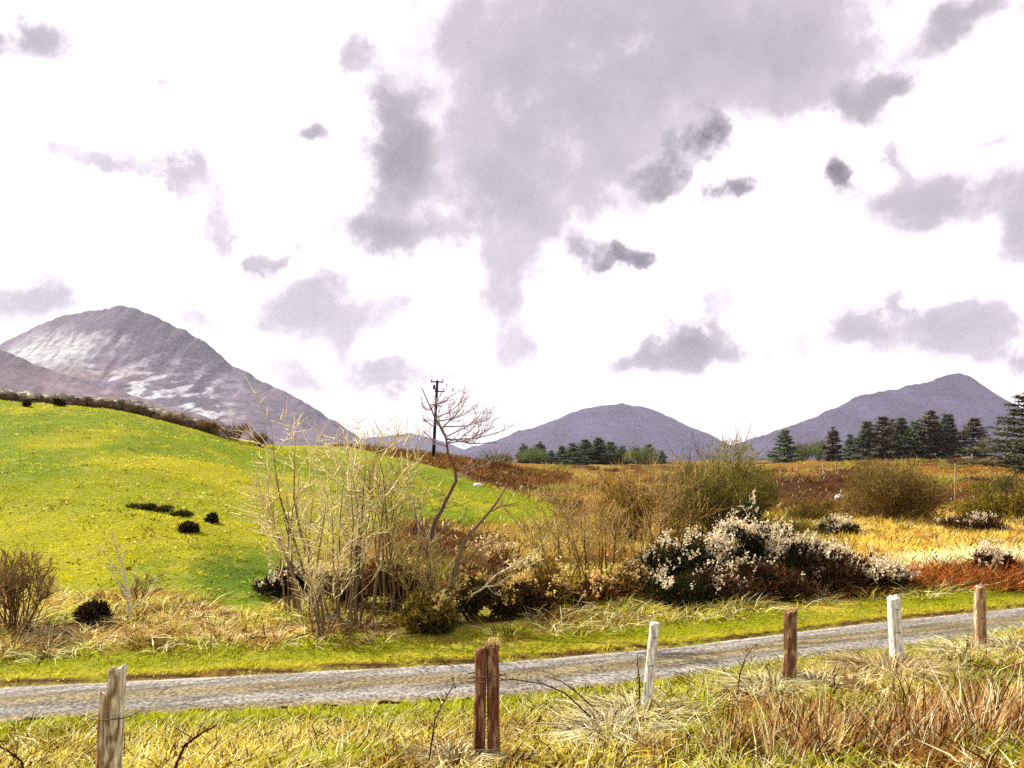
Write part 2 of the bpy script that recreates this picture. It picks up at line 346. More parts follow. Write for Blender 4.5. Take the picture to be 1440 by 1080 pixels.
rd2 = lambda X, Y: np.tile(np.array([.42, .17, .05]), (np.size(X), 1))*(.4+fbm(np.ravel(X), np.ravel(Y), 2))[:, None]
grass('bracken', X, Y, 14, .3, .6, .03, 'dead russet bracken behind the far verge', .9, .24, .3, rd2, .6)['category'] = 'bracken'
X, Y = scatter(2600, 360, 800, 84, 112, lambda X, Y, p: p > field_edge(Y)-15)
hth = lambda X, Y: np.tile(np.array([.27, .16, .06]), (np.size(X), 1))
grass('heather', X, Y, 10, .6, .6, .08, 'dark brown heather along the brow behind the pasture', .6, .08, .35, hth)['category'] = 'heather'

# ------------------------------------------------------------------ mountains
def mountain(name, ridge, D, depth, label, base=(.2, .15, .2), rough=.05, back=1.0, scree=None, seed=0, foot=650):
    px = np.array([r[0] for r in ridge], float); py = np.array([r[1] for r in ridge], float)
    pu = np.arange(px[0], px[-1]+1, 1.25); rz_ = CZ+(HZ-np.interp(pu, px, py))/F*D
    k = np.ones(5)/5; rz_ = np.convolve(np.pad(rz_, 2, mode='edge'), k, 'valid')
    fz = CZ+(HZ-foot)/F*D
    rn_ = (fbm(pu*.08+seed*13, pu*0+seed, 4)-.5)*rough*330*D/3000
    v = np.concatenate([np.linspace(-1, 0, 150), np.linspace(0, back, 40)[1:]])
    U, V = np.meshgrid(pu, v, indexing='ij'); Xr = (U-720)/F*D
    prof = np.where(V < 0, (1+V)**1.15, np.clip(1-V, 0, 1)**1.2)
    Yv = D+V*depth; X = Xr*1.0
    wv = fbm(X*12/D+seed, V*4, 3)*2.5; n = fbm(X*14/D+seed*7, V*2.6+seed, 5)+.5*fbm(X*110/D+seed, V*20, 3); gul = np.abs(fbm(X*46/D+V*3+wv*.5+seed*3, V*3+5+wv*.3, 6)-.5)*.7
    h = (rz_[:, None]-fz)*prof+rn_[:, None]*np.exp(-(V/.07)**2)*(prof > .02)
    amp = (rz_[:, None]-fz)*rough*prof**.5*np.clip(np.abs(V)*5, 0, 1)
    Z = fz+h-(gul*2.2+n*.6)*amp-30*(prof < .02)
    c = np.tile(np.array(base), (X.size, 1)); pn = fbm(X.ravel()*40/D+seed, V.ravel()*9, 6)
    c = c*(.35+1.3*pn)[:, None]
    if scree is not None: c = scree(c, U.ravel(), HZ-(Z.ravel()-CZ)/Yv.ravel()*F, X.ravel()/D*3000, V.ravel())
    m = MB(False); grid_mesh(m, np.stack([X, Yv, Z], -1), c)
    return tag(m.build(name, M_ROCKFACE, smooth=True), label, 'mountain', kind='structure')
def scree_shade_left(c, px, py, X, V):
    st = fbm(px*.05-py*.035, py*.012+px*.004, 4); sp = fbm(px*.09, py*.16, 4)
    rag = (fbm(px*.14-py*.1, py*.05+3, 5)-.5)*40+(fbm(px*.05, py*.05, 3)-.5)*30
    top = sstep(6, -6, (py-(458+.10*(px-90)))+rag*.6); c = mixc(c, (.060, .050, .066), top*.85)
    face_shade = sstep(-8, 8, (px-215)-(py-470)*.9+rag*.5)*sstep(560, 500, py+rag*.3); c = mixc(c, (.075, .066, .075), face_shade*.8)  # right slope darkened in its colour, as the side away from the sun
    bowl = np.exp(-(((px-132)+(py-500)*.7)/72)**4-((py-(494+.04*(px-130)))/27)**4)  # pale scree in the bowl, its sunlit tone put into the colour too
    c = mixc(c, (.40, .41, .40), np.clip(bowl*(1-top)*(1-face_shade)*sstep(.34, .56, .5*st+.5*fbm(px*.16-py*.11, py*.05, 4)+.1*sp), 0, 1)*.9)
    low = np.exp(-((px-270-(py-550)*.5)/62)**2-((py-548)/34)**2)
    c = mixc(c, (.52, .52, .54), np.clip(low*1.5, 0, 1)*sstep(.50, .60, sp)*.95)
    r2 = np.exp(-((px-352)/28)**2-((py-577-(px-352)*.5)/13)**2); c = mixc(c, (.48, .48, .5), np.clip(r2*1.4, 0, 1)*sstep(.44, .56, sp)*.9)
    c = mixc(c, (.26, .18, .15), np.exp(-((px-170)/110)**2-((py-526)/9)**2)*.7)
    return c
mountain('mountain', [(-420, 655), (-260, 600), (-120, 545), (0, 484), (45, 461), (85, 445), (130, 436), (172, 430), (190, 432), (215, 443), (255, 462), (290, 482), (325, 512), (360, 532), (400, 550), (440, 572), (480, 598), (505, 616), (560, 640), (640, 660)],
         3000, 1100, 'large round grey mountain with pale scree patches beyond the pasture', (.115, .09, .115), .05, 1, scree_shade_left, 1)
mountain('mountain', [(-500, 520), (-200, 470), (-60, 480), (0, 491), (50, 513), (100, 529), (150, 545), (220, 566), (300, 590), (400, 625), (470, 655)],
         2300, 600, 'low brown mountain spur at the foot of the large scree mountain', (.15, .105, .115), .035, 1, None, 2)
mountain('mountain', [(400, 655), (460, 626), (510, 616), (545, 613), (575, 610), (610, 616), (650, 630), (700, 650)], 5600, 1300, 'small far blue mountain behind the pole', (.045, .04, .07), .03, 1, None, 3)
mountain('mountain', [(520, 660), (600, 642), (660, 630), (700, 618), (730, 606), (760, 598), (790, 586), (815, 576), (850, 569), (880, 568), (905, 573), (930, 580), (955, 592), (975, 602), (1000, 612), (1020, 626), (1060, 640), (1120, 660)],
         4600, 1200, 'round topped mauve mountain above the middle conifers', (.036, .032, .066), .035, 1, None, 4)
mountain('mountain', [(940, 660), (1000, 640), (1030, 626), (1070, 613), (1110, 600), (1160, 580), (1200, 561), (1225, 552), (1260, 546), (1300, 538), (1335, 526), (1350, 525), (1370, 533), (1390, 549), (1405, 556), (1420, 575), (1450, 592), (1520, 612), (1620, 640), (1750, 660)],
         4200, 1100, 'mauve mountain with a steep right shoulder behind the row of conifers', (.036, .030, .062), .04, 1, None, 5)

# ------------------------------------------------------------------ bare trees and shrubs
def rot_about(d, ang, az):
    d = d/np.linalg.norm(d); a = np.cross(d, [.3, .2, .93]); a /= np.linalg.norm(a)+1e-9; b = np.cross(d, a)
    return d*math.cos(ang)+(a*math.cos(az)+b*math.sin(az))*math.sin(ang)
def limb(mb, p, d, L, r, level, cols, kids=(6, 5), up=.12, jit=.12, spread=.65, rmin=.009, first=.25):
    n = 6 if level == 0 else (4 if level == 1 else 3)
    pts = [np.array(p, float)]; d = np.array(d, float); d /= np.linalg.norm(d)
    for i in range(n):
        d = d+np.array([random.gauss(0, jit), random.gauss(0, jit), random.gauss(0, jit)*.6+up*.5]); d /= np.linalg.norm(d)
        pts.append(pts[-1]+d*L/n)
    pts = np.array(pts); tip = max(rmin*.35, r*.12); rad = np.maximum(np.linspace(r, tip, n+1), rmin*.35)
    mb.tube(pts, rad, 5 if level == 0 else 3, cols[min(level, len(cols)-1)]*np.float32(random.uniform(.7, 1.3)))
    if level < len(kids):
        for k in range(int(kids[level]*random.uniform(.75, 1.25)+.5)):
            t = first+(1-first)*random.random()**.8; x = t*n; i = min(int(x), n-1); q = pts[i]+(pts[i+1]-pts[i])*(x-i)
            dd = rot_about(pts[i+1]-pts[i], random.uniform(.35, .95)*spread/.65, random.random()*6.283)
            if dd[2] < -.15: dd[2] *= -.5
            limb(mb, q, dd, L*random.uniform(.32, .58)*(1.15-.45*t), max(rad[i]*.55, rmin), level+1, cols, kids, up, jit, spread, rmin)
    return pts
STRAW = [np.array(c, np.float32) for c in ((.26, .19, .11), (.54, .45, .25), (.72, .62, .36))]
OLIVE = [np.array(c, np.float32) for c in ((.24, .18, .09), (.36, .28, .12), (.46, .38, .15))]
BROWN = [np.array(c, np.float32) for c in ((.18, .11, .06), (.28, .18, .09), (.36, .25, .12))]
PALE = [np.array(c, np.float32) for c in ((.62, .56, .42), (.66, .60, .42), (.66, .58, .38))]
RUST = [np.array(c, np.float32) for c in ((.22, .14, .07), (.36, .24, .11), (.46, .33, .14))]
def bare_shrub(px, Y, height, width, stems, cols, label, kids=(8, 6), name='bare_shrub', cat='shrub', r=.035, group=None, spread=.65, rmin=.011, lean=(0, 0), foot=.35):
    loc = at(px, Y); t = thing(name, loc, label, cat, group); L0 = np.array(loc)
    for k in range(stems):
        a = random.random()*6.283; q = math.sqrt(random.random())
        off = np.array([math.cos(a)*q*width*.5*foot, math.sin(a)*q*width*.5*foot, 0])
        out = np.array([math.cos(a)*q*width*.5*(1-foot)+lean[0]*height, math.sin(a)*q*width*.4*(1-foot)+lean[1]*height, height*(1-.3*q)])
        b = L0+off; b[2] = gz(b[0], b[1])-.05
        m = MB(); limb(m, b-L0, out/np.linalg.norm(out), height*random.uniform(.62, 1.02)*(1-.2*q), r*random.uniform(.6, 1.2), 0, cols, kids, .10, .10, spread, rmin)
        m.build('stem', M_BARK, t)
    return t
bare_shrub(445, 24.2, 6.0, 3.7, 11, STRAW, 'tall straw coloured bare willow shrub, the leftmost of the roadside thicket', (8, 5), r=.055, rmin=.016, foot=.55, spread=.85)
bare_shrub(492, 22.6, 4.9, 3.0, 9, STRAW, 'bare shrub of pale stems second from the left in the roadside thicket', (8, 5), r=.05, rmin=.015, foot=.55, spread=.85)
bare_shrub(548, 23.6, 4.9, 2.6, 9, OLIVE, 'olive brown bare shrub between the pale willow and the thin sapling', (8, 5), r=.045, rmin=.014, foot=.55, spread=.85)
bare_shrub(460, 21.6, 2.6, 3.2, 10, STRAW, 'low tangle of bare pale stems in front of the tall willow shrub', (6, 5), r=.025)
bare_shrub(590, 22.4, 2.6, 2.2, 11, OLIVE, 'short olive bare shrub round the foot of the thin sapling', (7, 6), r=.03)
bare_shrub(645, 23.8, 2.3, 2.6, 9, BROWN, 'brown twiggy shrub behind the white leaning branch', (7, 6), r=.025)
bare_shrub(845, 26.6, 4.3, 3.0, 11, RUST, 'wide rusty brown bare shrub left of the blossoming gorse', (9, 5), r=.04)
bare_shrub(790, 28.5, 3.4, 2.6, 9, OLIVE, 'slim olive bare shrub behind the left edge of the rusty shrub', (8, 6), r=.03)
bare_shrub(925, 31, 4.3, 3.4, 11, RUST, 'brown bare shrub behind the left end of the gorse', (9, 5), r=.04)
bare_shrub(1062, 29.5, 2.9, 1.4, 7, PALE, 'cluster of upright pale bare stems just above the gorse top', (3, 2), r=.03, spread=.4, foot=.6)
bare_shrub(20, 22.3, 1.95, 2.6, 30, BROWN, 'dense red brown twiggy shrub at the left end of the far verge', (8, 7), r=.025)
bare_shrub(192, 24.6, 1.15, 1.4, 9, BROWN, 'small brown twiggy shrub behind the white dead sapling', (6, 5), r=.018)

def shaped_tree(name, cat, label, base_px, base_Y, trunk, branches, cols, r0, twigs=(5, 3), tl=.35, trunk_col=None, rmin=.010):
    """A tree whose trunk and main branches follow given points (photo column, photo row, depth)."""
    loc = at(base_px, base_Y); t = thing(name, loc, label, cat); L0 = np.array(loc)
    def curve(pl):
        P = np.array([W(*p) for p in pl])-L0; k = np.linspace(0, len(P)-1, (len(P)-1)*3+1); i = np.minimum(k.astype(int), len(P)-2)
        Q = P[i]+(P[i+1]-P[i])*(k-i)[:, None]; return Q+rng.normal(size=Q.shape)*.006
    P = curve(trunk); P[0] = P[0]*0+np.array([P[0][0], P[0][1], float(gz(P[0][0]+L0[0], P[0][1]+L0[1]))-L0[2]-.06])
    m = MB(); m.tube(P, np.linspace(r0, rmin*1.3, len(P)), 7, cols[0] if trunk_col is None else np.array(trunk_col, np.float32)); m.build('trunk', M_BARK, t, smooth=True)
    for pl, r, dens in branches:
        P = curve(pl); m = MB(); m.tube(P, np.linspace(r, rmin, len(P)), 5, cols[1])
        n = len(P); tot = np.linalg.norm(P[-1]-P[0])
        for k in range(dens):
            x = random.uniform(.15, .98)*(n-1); i = min(int(x), n-2); q = P[i]+(P[i+1]-P[i])*(x-i)
            limb(m, q, rot_about(P[i+1]-P[i], random.uniform(.4, .9), random.random()*6.28), tl*tot*random.uniform(.6, 1.2), max(r*.4, rmin), 1, cols, (0,)+twigs[1:] if len(twigs) > 1 else (0,), .26, .14, .6, rmin)
        m.build('branch', M_BARK, t)
    return t
Yt = 22.6
SAP = [np.array(c, np.float32) for c in ((.18, .12, .10), (.34, .25, .24), (.46, .37, .36))]
fan = []
for (a, b) in (((628, 616), (700, 622)), ((622, 600), (690, 588)), ((612, 588), (655, 560)), ((604, 570), (640, 553)), ((618, 597), (596, 590)), ((606, 575), (592, 566)), ((629, 622), (668, 600)), ((628, 618), (710, 605)), ((616, 592), (672, 572)), ((630, 628), (595, 606)), ((622, 602), (660, 556)), ((628, 614), (682, 578)), ((606, 575), (622, 548)), ((627, 612), (610, 570)), ((629, 624), (695, 600))):
    mid = ((a[0]*.5+b[0]*.5), (a[1]*.5+b[1]*.5)+5); y2 = Yt+random.uniform(-.9, .9)
    fan.append(([(a[0], a[1], Yt), (mid[0], mid[1], (Yt+y2)/2), (b[0], b[1], y2)], .020, 9))
shaped_tree('bare_sapling', 'tree', 'thin dark leafless sapling with a wide twiggy crown before the pole', 601, Yt,
    [(601, 890, Yt), (606, 840, Yt), (601, 775, Yt), (612, 735, Yt), (627, 705, Yt), (641, 676, Yt), (640, 660, Yt), (630, 638, Yt), (627, 615, Yt), (614, 592, Yt), (602, 566, Yt), (593, 546, Yt)],
    fan+[([(640, 672, Yt), (660, 664, Yt+.2), (695, 645, Yt+.4)], .022, 5), ([(606, 760, Yt), (630, 740, Yt-.2), (655, 728, Yt-.3)], .025, 5), ([(604, 790, Yt), (588, 745, Yt+.2), (582, 700, Yt+.3)], .03, 7)], SAP, .07, (5, 4), .36, rmin=.008)
LT = [np.array(c, np.float32) for c in ((.26, .19, .12), (.26, .19, .12), (.34, .26, .16))]
shaped_tree('leaning_tree', 'tree', 'low grey tree leaning right with a dark limb, beside the thin sapling', 628, 22.2,
    [(628, 895, 22.2), (632, 850, 22.2), (640, 800, 22.2), (652, 762, 22.2), (672, 738, 22.2), (695, 712, 22.2), (708, 690, 22.2), (717, 672, 22.2)],
    [([(652, 764, 22.2), (670, 752, 22), (690, 748, 21.9)], .028, 4), ([(640, 800, 22.2), (672, 770, 22.4), (700, 758, 22.6)], .03, 5), ([(688, 720, 22.2), (705, 712, 22.1), (730, 706, 22)], .02, 4)], LT, .085, (4, 3), .35)
shaped_tree('fallen_branch', 'branch', 'long bleached branch slanting up over the dark brambles', 640, 21.6,
    [(640, 880, 22.3), (650, 856, 22.2), (664, 836, 22.1), (681, 826, 22), (698, 808, 21.9), (722, 796, 21.8), (744, 784, 21.7), (756, 772, 21.6), (772, 750, 21.5)],
    [([(678, 826, 21.6), (700, 822, 21.5), (722, 805, 21.4)], .022, 3), ([(722, 795, 21.5), (740, 796, 21.4), (765, 786, 21.3)], .018, 3)], PALE, .034, (6, 4), .38)
Yd = 23.3
shaped_tree('dead_sapling', 'tree', 'small bleached white dead sapling on the lower edge of the pasture', 183, Yd,
    [(183, 872, Yd), (181, 845, Yd), (176, 815, Yd), (170, 790, Yd), (163, 768, Yd), (158, 748, Yd)],
    [([(181, 845, Yd), (165, 815, Yd), (150, 795, Yd)], .024, 3), ([(180, 835, Yd), (190, 812, Yd), (194, 800, Yd)], .022, 3), ([(183, 858, Yd), (210, 835, Yd), (222, 812, Yd)], .024, 4), ([(171, 792, Yd), (176, 775, Yd), (175, 766, Yd)], .018, 2), ([(176, 815, Yd), (155, 790, Yd), (141, 768, Yd)], .02, 3)], PALE, .055, (3, 2), .3)

# ------------------------------------------------------------------ leafy bushes
def blobs_in(n, w, d, h):
    out = []
    for _ in range(n):
        a = random.random()*6.283; q = math.sqrt(random.random())
        out.append((math.cos(a)*q*w*.36, math.sin(a)*q*d*.36, h*(.22+.56*random.random()*(1-.6*q*q)), random.uniform(.13, .29)))
    return out
def lump_points(bl, w, h, n, shell=.55, top=False):
    bl = np.array(bl); i = rng.integers(0, len(bl), n); d = rng.normal(size=(n, 3))
    if top: d[:, 2] = np.abs(d[:, 2])*1.3+.15
    d /= np.linalg.norm(d, axis=1)[:, None]; r = shell+(1-shell)*rng.random(n)**.5
    r = r*(.8+.4*fbm(d[:, 0]*3+i*3.1, d[:, 1]*3+d[:, 2]*2, 3))
    R = bl[i, 3]*np.array([[w], [w], [h*1.15]])
    P = bl[i, :3]+d*R.T*r[:, None]; return P, d, i
def gorse(px, Y, w, h, label, n=6000, nb=900, leaf=(.035, .05, .018), flower_or_fleck=(.86, .74, .55), group='gorse bushes in pale blossom', name='gorse_bush', lumps=15, cat='gorse'):
    loc = at(px, Y, -.05); t = thing(name, loc, label, cat, group)
    bl = blobs_in(lumps, w, w*.8, h)
    P, d, i = lump_points(bl, w, h, n, .35); P[:, 2] = np.abs(P[:, 2])
    m = MB(); tone = (.6+.9*rng.random(lumps))[i][:, None]*(.6+.8*rng.random((n, 1)))
    dd = d+rng.normal(size=d.shape)*.6+np.array([0, 0, .5]); dd /= np.linalg.norm(dd, axis=1)[:, None]
    br = (rng.random((n, 1)) < .22); c = np.where(br, np.array([.13, .065, .025]), np.array(leaf))*tone
    m.ribbons(P, dd, rng.normal(size=d.shape)*.4, .10+.12*rng.random(n), .030+.02*rng.random(n), c, .3); m.build('foliage', M_LEAF, t)
    if nb:
        P2, d2, i2 = lump_points(bl, w*1.03, h*1.03, nb, .9, True)
        keep = (fbm(P2[:, 0]*2.8+px, P2[:, 2]*3+P2[:, 1]*1.5, 2)+.28*np.clip(P2[:, 2]/h-.55, -.5, .4) > .60) & (d2[:, 2] > .15+.35*rng.random(len(d2))); P2 = P2[keep]; d2 = d2[keep]
        k = 9; ax = d2*.6+rng.normal(size=d2.shape)*.35+np.array([0, 0, .5]); Q = np.repeat(P2, k, 0)+np.repeat(ax, k, 0)*(rng.random((len(P2)*k, 1))*.24)+rng.normal(size=(len(P2)*k, 3))*.028; m = MB()
        f = np.array(flower_or_fleck)*(.6+.6*rng.random((len(Q), 1)))*np.where(rng.random((len(Q), 1)) < .2, np.array([1, .86, .80]), 1)
        m.leaves(Q, .05+.045*rng.random(len(Q)), np.clip(f, 0, .85), None, .8); m.build('blossom', M_BLOSSOM, t)
    m = MB()
    for k in range(9):
        b = bl[k % lumps]; m.tube(np.array([[b[0]*.3, b[1]*.3, -.05], [b[0]*.6, b[1]*.6, b[2]*.5], [b[0], b[1], b[2]]]), [.05, .035, .015], 5, BROWN[0])
    m.build('stem', M_BARK, t); return t
BRW = (.13, .075, .035)
for a in ((908, 26.2, 1.7, 1.55, 'small dark gorse bush at the left end of the gorse thicket', 3500, 300, (.05, .06, .02)),
          (948, 25.6, 2.2, 2.0, 'dark green gorse bush with a pale crest, second from the left in the gorse thicket', 5500, 700),
          (990, 25.2, 2.1, 2.05, 'gorse bush left of the biggest blossoming one in the gorse thicket', 5500, 800),
          (1066, 26.6, 3.3, 2.45, 'biggest gorse bush, covered with pale blossom, in the middle of the gorse thicket', 11000, 2400),
          (1048, 28.0, 1.7, 2.95, 'dark green gorse bush poking above the top of the biggest blossoming one', 4500, 420),
          (966, 24.3, 2.2, 1.35, 'low dark gorse bush at the foot of the gorse thicket by the verge', 6000, 350),
          (1022, 24.6, 2.0, 1.25, 'low brown gorse bush below the biggest blossoming one', 5000, 160, BRW),
          (1086, 25.2, 2.2, 1.3, 'low dark brown gorse bush without blossom in front of the biggest one', 5000, 40, BRW),
          (1122, 26.2, 2.4, 1.9, 'gorse bush with a dark brown front right of the biggest one', 6000, 900, (.06, .05, .02)),
          (1165, 26.3, 2.2, 1.45, 'brown gorse bush near the right end of the gorse thicket', 4500, 260, BRW),
          (1208, 26.8, 2.2, 1.25, 'rusty gorse bush dotted with blossom at the right end of the gorse thicket', 4000, 330, (.15, .07, .03))):
    gorse(*a)
gorse(1243, 26.0, 1.45, 1.0, 'small round gorse bush with pale blossom among the russet bracken', 3000, 500, (.06, .03, .018))
gorse(1393, 28.3, 1.25, .95, 'small gorse bush with pale blossom behind the lichened fence post', 2500, 420, (.09, .02, .015))
gorse(1180, 40, 2.0, .95, 'distant gorse bush with cream blossom on the golden slope', 2500, 420)
gorse(1370, 40, 3.2, .9, 'wide distant gorse bush of dark stems and cream blossom on the golden slope', 2500, 400, (.06, .035, .02))
gorse(698, 26.2, 2.5, 2.1, 'brown gorse bush with faded blossom behind the bleached branch', 6000, 900, (.22, .12, .05), (.80, .66, .38))
gorse(760, 25.2, 2.4, 1.5, 'yellowish gorse bush between the bleached branch and the rusty shrub', 5000, 700, (.30, .20, .05), (.82, .70, .34))
gorse(880, 25.4, 1.7, 1.4, 'yellow brown gorse bush in front of the rusty bare shrub', 3500, 420, (.30, .19, .05), (.82, .68, .32))
G2 = 'dark bramble bushes in the roadside thicket'  # their blossom part is straw flecks, dead leaves coloured as if sunlit
gorse(672, 22.9, 2.3, 1.35, 'dark bramble bush under the bleached branch', 5500, 420, (.09, .07, .025), (.8, .62, .25), G2, 'bramble_bush', 7, 'bramble')
gorse(735, 23.4, 2.0, 1.15, 'dark brown bramble bush right of the bleached branch', 4500, 420, (.13, .075, .03), (.8, .62, .25), G2, 'bramble_bush', 7, 'bramble')
gorse(402, 27.0, 2.3, .85, 'low black bush with a pale crest standing in for a dark hollow left of the willow stems', 4500, 260, (.022, .02, .012), (.72, .66, .5), G2, 'bramble_bush', 7, 'bramble')  # black foliage put in for the dark of a stony hollow
gorse(480, 25.5, 2.2, 1.5, 'dark bramble bush hidden behind the tall willow stems', 4500, 420, (.14, .10, .04), (.8, .66, .36), G2, 'bramble_bush', 7, 'bramble')
gorse(560, 25.0, 2.4, 1.9, 'red brown bramble bush between the willow and the sapling', 5000, 420, (.17, .09, .04), (.8, .64, .34), G2, 'bramble_bush', 7, 'bramble')
gorse(600, 21.9, 1.9, 1.0, 'olive bramble bush at the foot of the thin sapling', 4500, 420, (.22, .18, .04), (.8, .66, .3), G2, 'bramble_bush', 7, 'bramble')
gorse(820, 25.0, 1.8, .9, 'low reddish bramble bush under the rusty bare shrub', 3500, 420, (.20, .09, .035), (.8, .62, .3), G2, 'bramble_bush', 7, 'bramble')
G3 = 'dark tufts on the pasture'
for px, Y, w, h, lab in ((265, 748, .85, .62, 'black rush tuft alone in the middle of the pasture'), (301, 735, .6, .45, 'small brown rush tuft just above the black one on the pasture'),
                         (131, 880, .95, 1.1, 'dark rush tuft left of the white dead sapling'), (36, 572, .62, .55, 'leftmost of the three dark tufts below the wall'),
                         (82, 571, .8, .55, 'middle one of the three dark tufts below the wall'), (126, 572, .62, .45, 'rightmost of the three dark tufts below the wall')):
    Y = depth_at(px, Y); gorse(px, Y, w*(Y/41)**.5, h*(Y/41)**.5, lab, 1600, 0, (.025, .02, .013), group=G3, name='rush_tuft', lumps=5, cat='rush tuft')
# low bank of dark rushes on the pasture
for k, (px, w, lab) in enumerate(((198, 1.5, 'left end of the low dark ridge of rushes crossing the pasture'), (228, 1.7, 'middle of the low dark ridge of rushes crossing the pasture'), (256, 1.4, 'right end of the low dark ridge of rushes crossing the pasture'))):
    gorse(px, depth_at(px, (716, 719, 725)[k]), w*.8, .24, lab, 1200, 30, (.08, .10, .02), (.5, .45, .2), G3, 'rush_tuft', 5, 'rush tuft')

def twig_bush(px, Y, w, h, label, col, n=9000, name='willow_bush', group='leafless willow bushes on the moor', stemcol=BROWN[0], cat='bush'):
    loc = at(px, Y, -.05); t = thing(name, loc, label, cat, group); lumps = 12; bl = blobs_in(lumps, w, w*.8, h)
    bl = [(a, b, c*.9, r) for a, b, c, r in bl]
    P, d, i = lump_points(bl, w, h, n, .15); P[:, 2] = np.abs(P[:, 2])
    root = np.array([0, 0, h*-.25]); dd = (P-root); dd /= np.linalg.norm(dd, axis=1)[:, None]; dd = dd*.8+rng.normal(size=dd.shape)*.55; dd /= np.linalg.norm(dd, axis=1)[:, None]
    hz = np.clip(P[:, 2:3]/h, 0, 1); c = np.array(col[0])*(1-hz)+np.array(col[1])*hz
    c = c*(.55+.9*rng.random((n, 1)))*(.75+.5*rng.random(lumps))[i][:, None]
    m = MB(); m.ribbons(P, dd, rng.normal(size=d.shape)*.4, h*(.035+.06*rng.random(n)), .02+.02*rng.random(n), c, .2); m.build('crown', M_LEAF, t)
    m = MB()
    for k in range(14):
        b = bl[k % lumps]; limb(m, np.array([b[0]*.2, b[1]*.2, 0]), np.array([b[0], b[1], h*.8]), h*.85, .05, 0, [np.array(stemcol)]*3, (5,), .05, .08, .5, .015)
    m.build('stem', M_BARK, t); return t
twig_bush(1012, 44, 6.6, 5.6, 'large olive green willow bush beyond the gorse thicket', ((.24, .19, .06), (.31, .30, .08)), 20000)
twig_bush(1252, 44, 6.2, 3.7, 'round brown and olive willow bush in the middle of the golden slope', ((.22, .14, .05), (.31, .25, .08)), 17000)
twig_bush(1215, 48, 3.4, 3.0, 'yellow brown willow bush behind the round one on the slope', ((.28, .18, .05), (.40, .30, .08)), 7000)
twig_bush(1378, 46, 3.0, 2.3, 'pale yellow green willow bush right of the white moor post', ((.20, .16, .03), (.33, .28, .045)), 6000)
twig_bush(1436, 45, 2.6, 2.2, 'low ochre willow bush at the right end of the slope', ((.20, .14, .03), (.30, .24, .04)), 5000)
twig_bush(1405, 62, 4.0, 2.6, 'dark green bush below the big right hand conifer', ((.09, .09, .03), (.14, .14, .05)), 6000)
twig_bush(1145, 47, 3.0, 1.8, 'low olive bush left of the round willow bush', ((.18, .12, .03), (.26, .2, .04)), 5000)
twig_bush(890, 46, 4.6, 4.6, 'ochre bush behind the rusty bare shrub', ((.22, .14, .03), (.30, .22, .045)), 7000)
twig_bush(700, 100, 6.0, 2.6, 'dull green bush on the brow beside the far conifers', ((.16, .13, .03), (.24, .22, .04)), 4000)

# ------------------------------------------------------------------ field wall and hedge on the brow of the pasture
def wall_run(p0, p1, Y0, Y1, n): 
    p = np.linspace(p0, p1, n); return p, np.interp(p, [p0, p1], [Y0, Y1])
loc = at(100, 74.5); t = thing('stone_wall', loc, 'low rough stone wall along the brow of the pasture', 'wall'); L0 = np.array(loc)
m = MB(); cop = MB()
for mbx, cnt, lay in ((m, 620, 2), (cop, 260, 1)):
    for k in range(cnt):
        px = random.uniform(-330, 300); Y = 74.5+random.uniform(-.25, .25); b = np.array(at(px, Y))-L0
        b[2] += (random.uniform(.1, .55) if lay == 2 else random.uniform(.6, .85)); s = random.uniform(.18, .38)
        ico = rng.normal(size=(8, 3)); v = np.array([[x, y, z] for x in (-1, 1) for y in (-1, 1) for z in (-1, 1)])*s*np.array([1.2, .8, .65])+ico*s*.18+b
        g = random.uniform(.6, 1.3); mbx.add(v, [(0, 1, 3, 2), (4, 6, 7, 5), (0, 4, 5, 1), (2, 3, 7, 6), (0, 2, 6, 4), (1, 5, 7, 3)], None, np.array([.17, .12, .08])*g if lay == 2 else np.array([.42, .38, .30])*g)
m.build('stone_course', M_STONE, t); cop.build('coping', M_STONE, t)
hl = ['long brown hedge shrub growing along the wall at the left end of the brow', 'brown hedge shrub on the wall above the middle dark tuft', 'hedge shrub along the wall right of the three dark tufts', 'hedge shrub on the wall halfway along the brow',
      'brown hedge shrub where the wall begins to slope down', 'taller hedge shrub near the lower end of the brow', 'tallest russet hedge shrub at the lower end of the brow', 'last hedge shrub of the brow, above the green field corner']
for (px, Y, w, h, cl), lab in zip(((20, 75.3, 3, 1.0, 0), (78, 75.3, 4, 1.15, 0), (140, 75.3, 4.4, 1.0, 0), (196, 75, 4.0, 1.1, 1), (245, 74.5, 4.2, 1.3, 1), (290, 74, 3.6, 1.5, 1), (330, 73, 3.8, 1.9, 1), (362, 73, 2.8, 1.5, 1)), hl):
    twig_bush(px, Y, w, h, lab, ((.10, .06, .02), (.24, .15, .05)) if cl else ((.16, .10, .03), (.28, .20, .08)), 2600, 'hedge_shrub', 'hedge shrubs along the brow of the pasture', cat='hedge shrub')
def boulder(px, Y, s, col, label):
    loc = at(px, Y, s*.2); m = MB(); nu, nv = 14, 9; u = np.linspace(0, 2*np.pi, nu, endpoint=False); v = np.linspace(.05, np.pi-.05, nv)
    U, V = np.meshgrid(u, v); d = np.stack([np.cos(U)*np.sin(V), np.sin(U)*np.sin(V), np.cos(V)], -1); r = s*(.75+.5*fbm(d[..., 0]*1.6+px, d[..., 1]*1.6+d[..., 2]*1.9, 3))
    P = (d*r[..., None]*np.array([1.2, .9, .75])).reshape(-1, 3); q = [(i*nu+k, i*nu+(k+1) % nu, (i+1)*nu+(k+1) % nu, (i+1)*nu+k) for i in range(nv-1) for k in range(nu)]
    m.add(P, q, None, col); o = m.build('boulder', M_STONE); o.location = loc; return tag(o, label, 'rock')
boulder(672, 74, .32, (.7, .68, .62), 'pale boulder at the right end of the pasture behind the sapling')
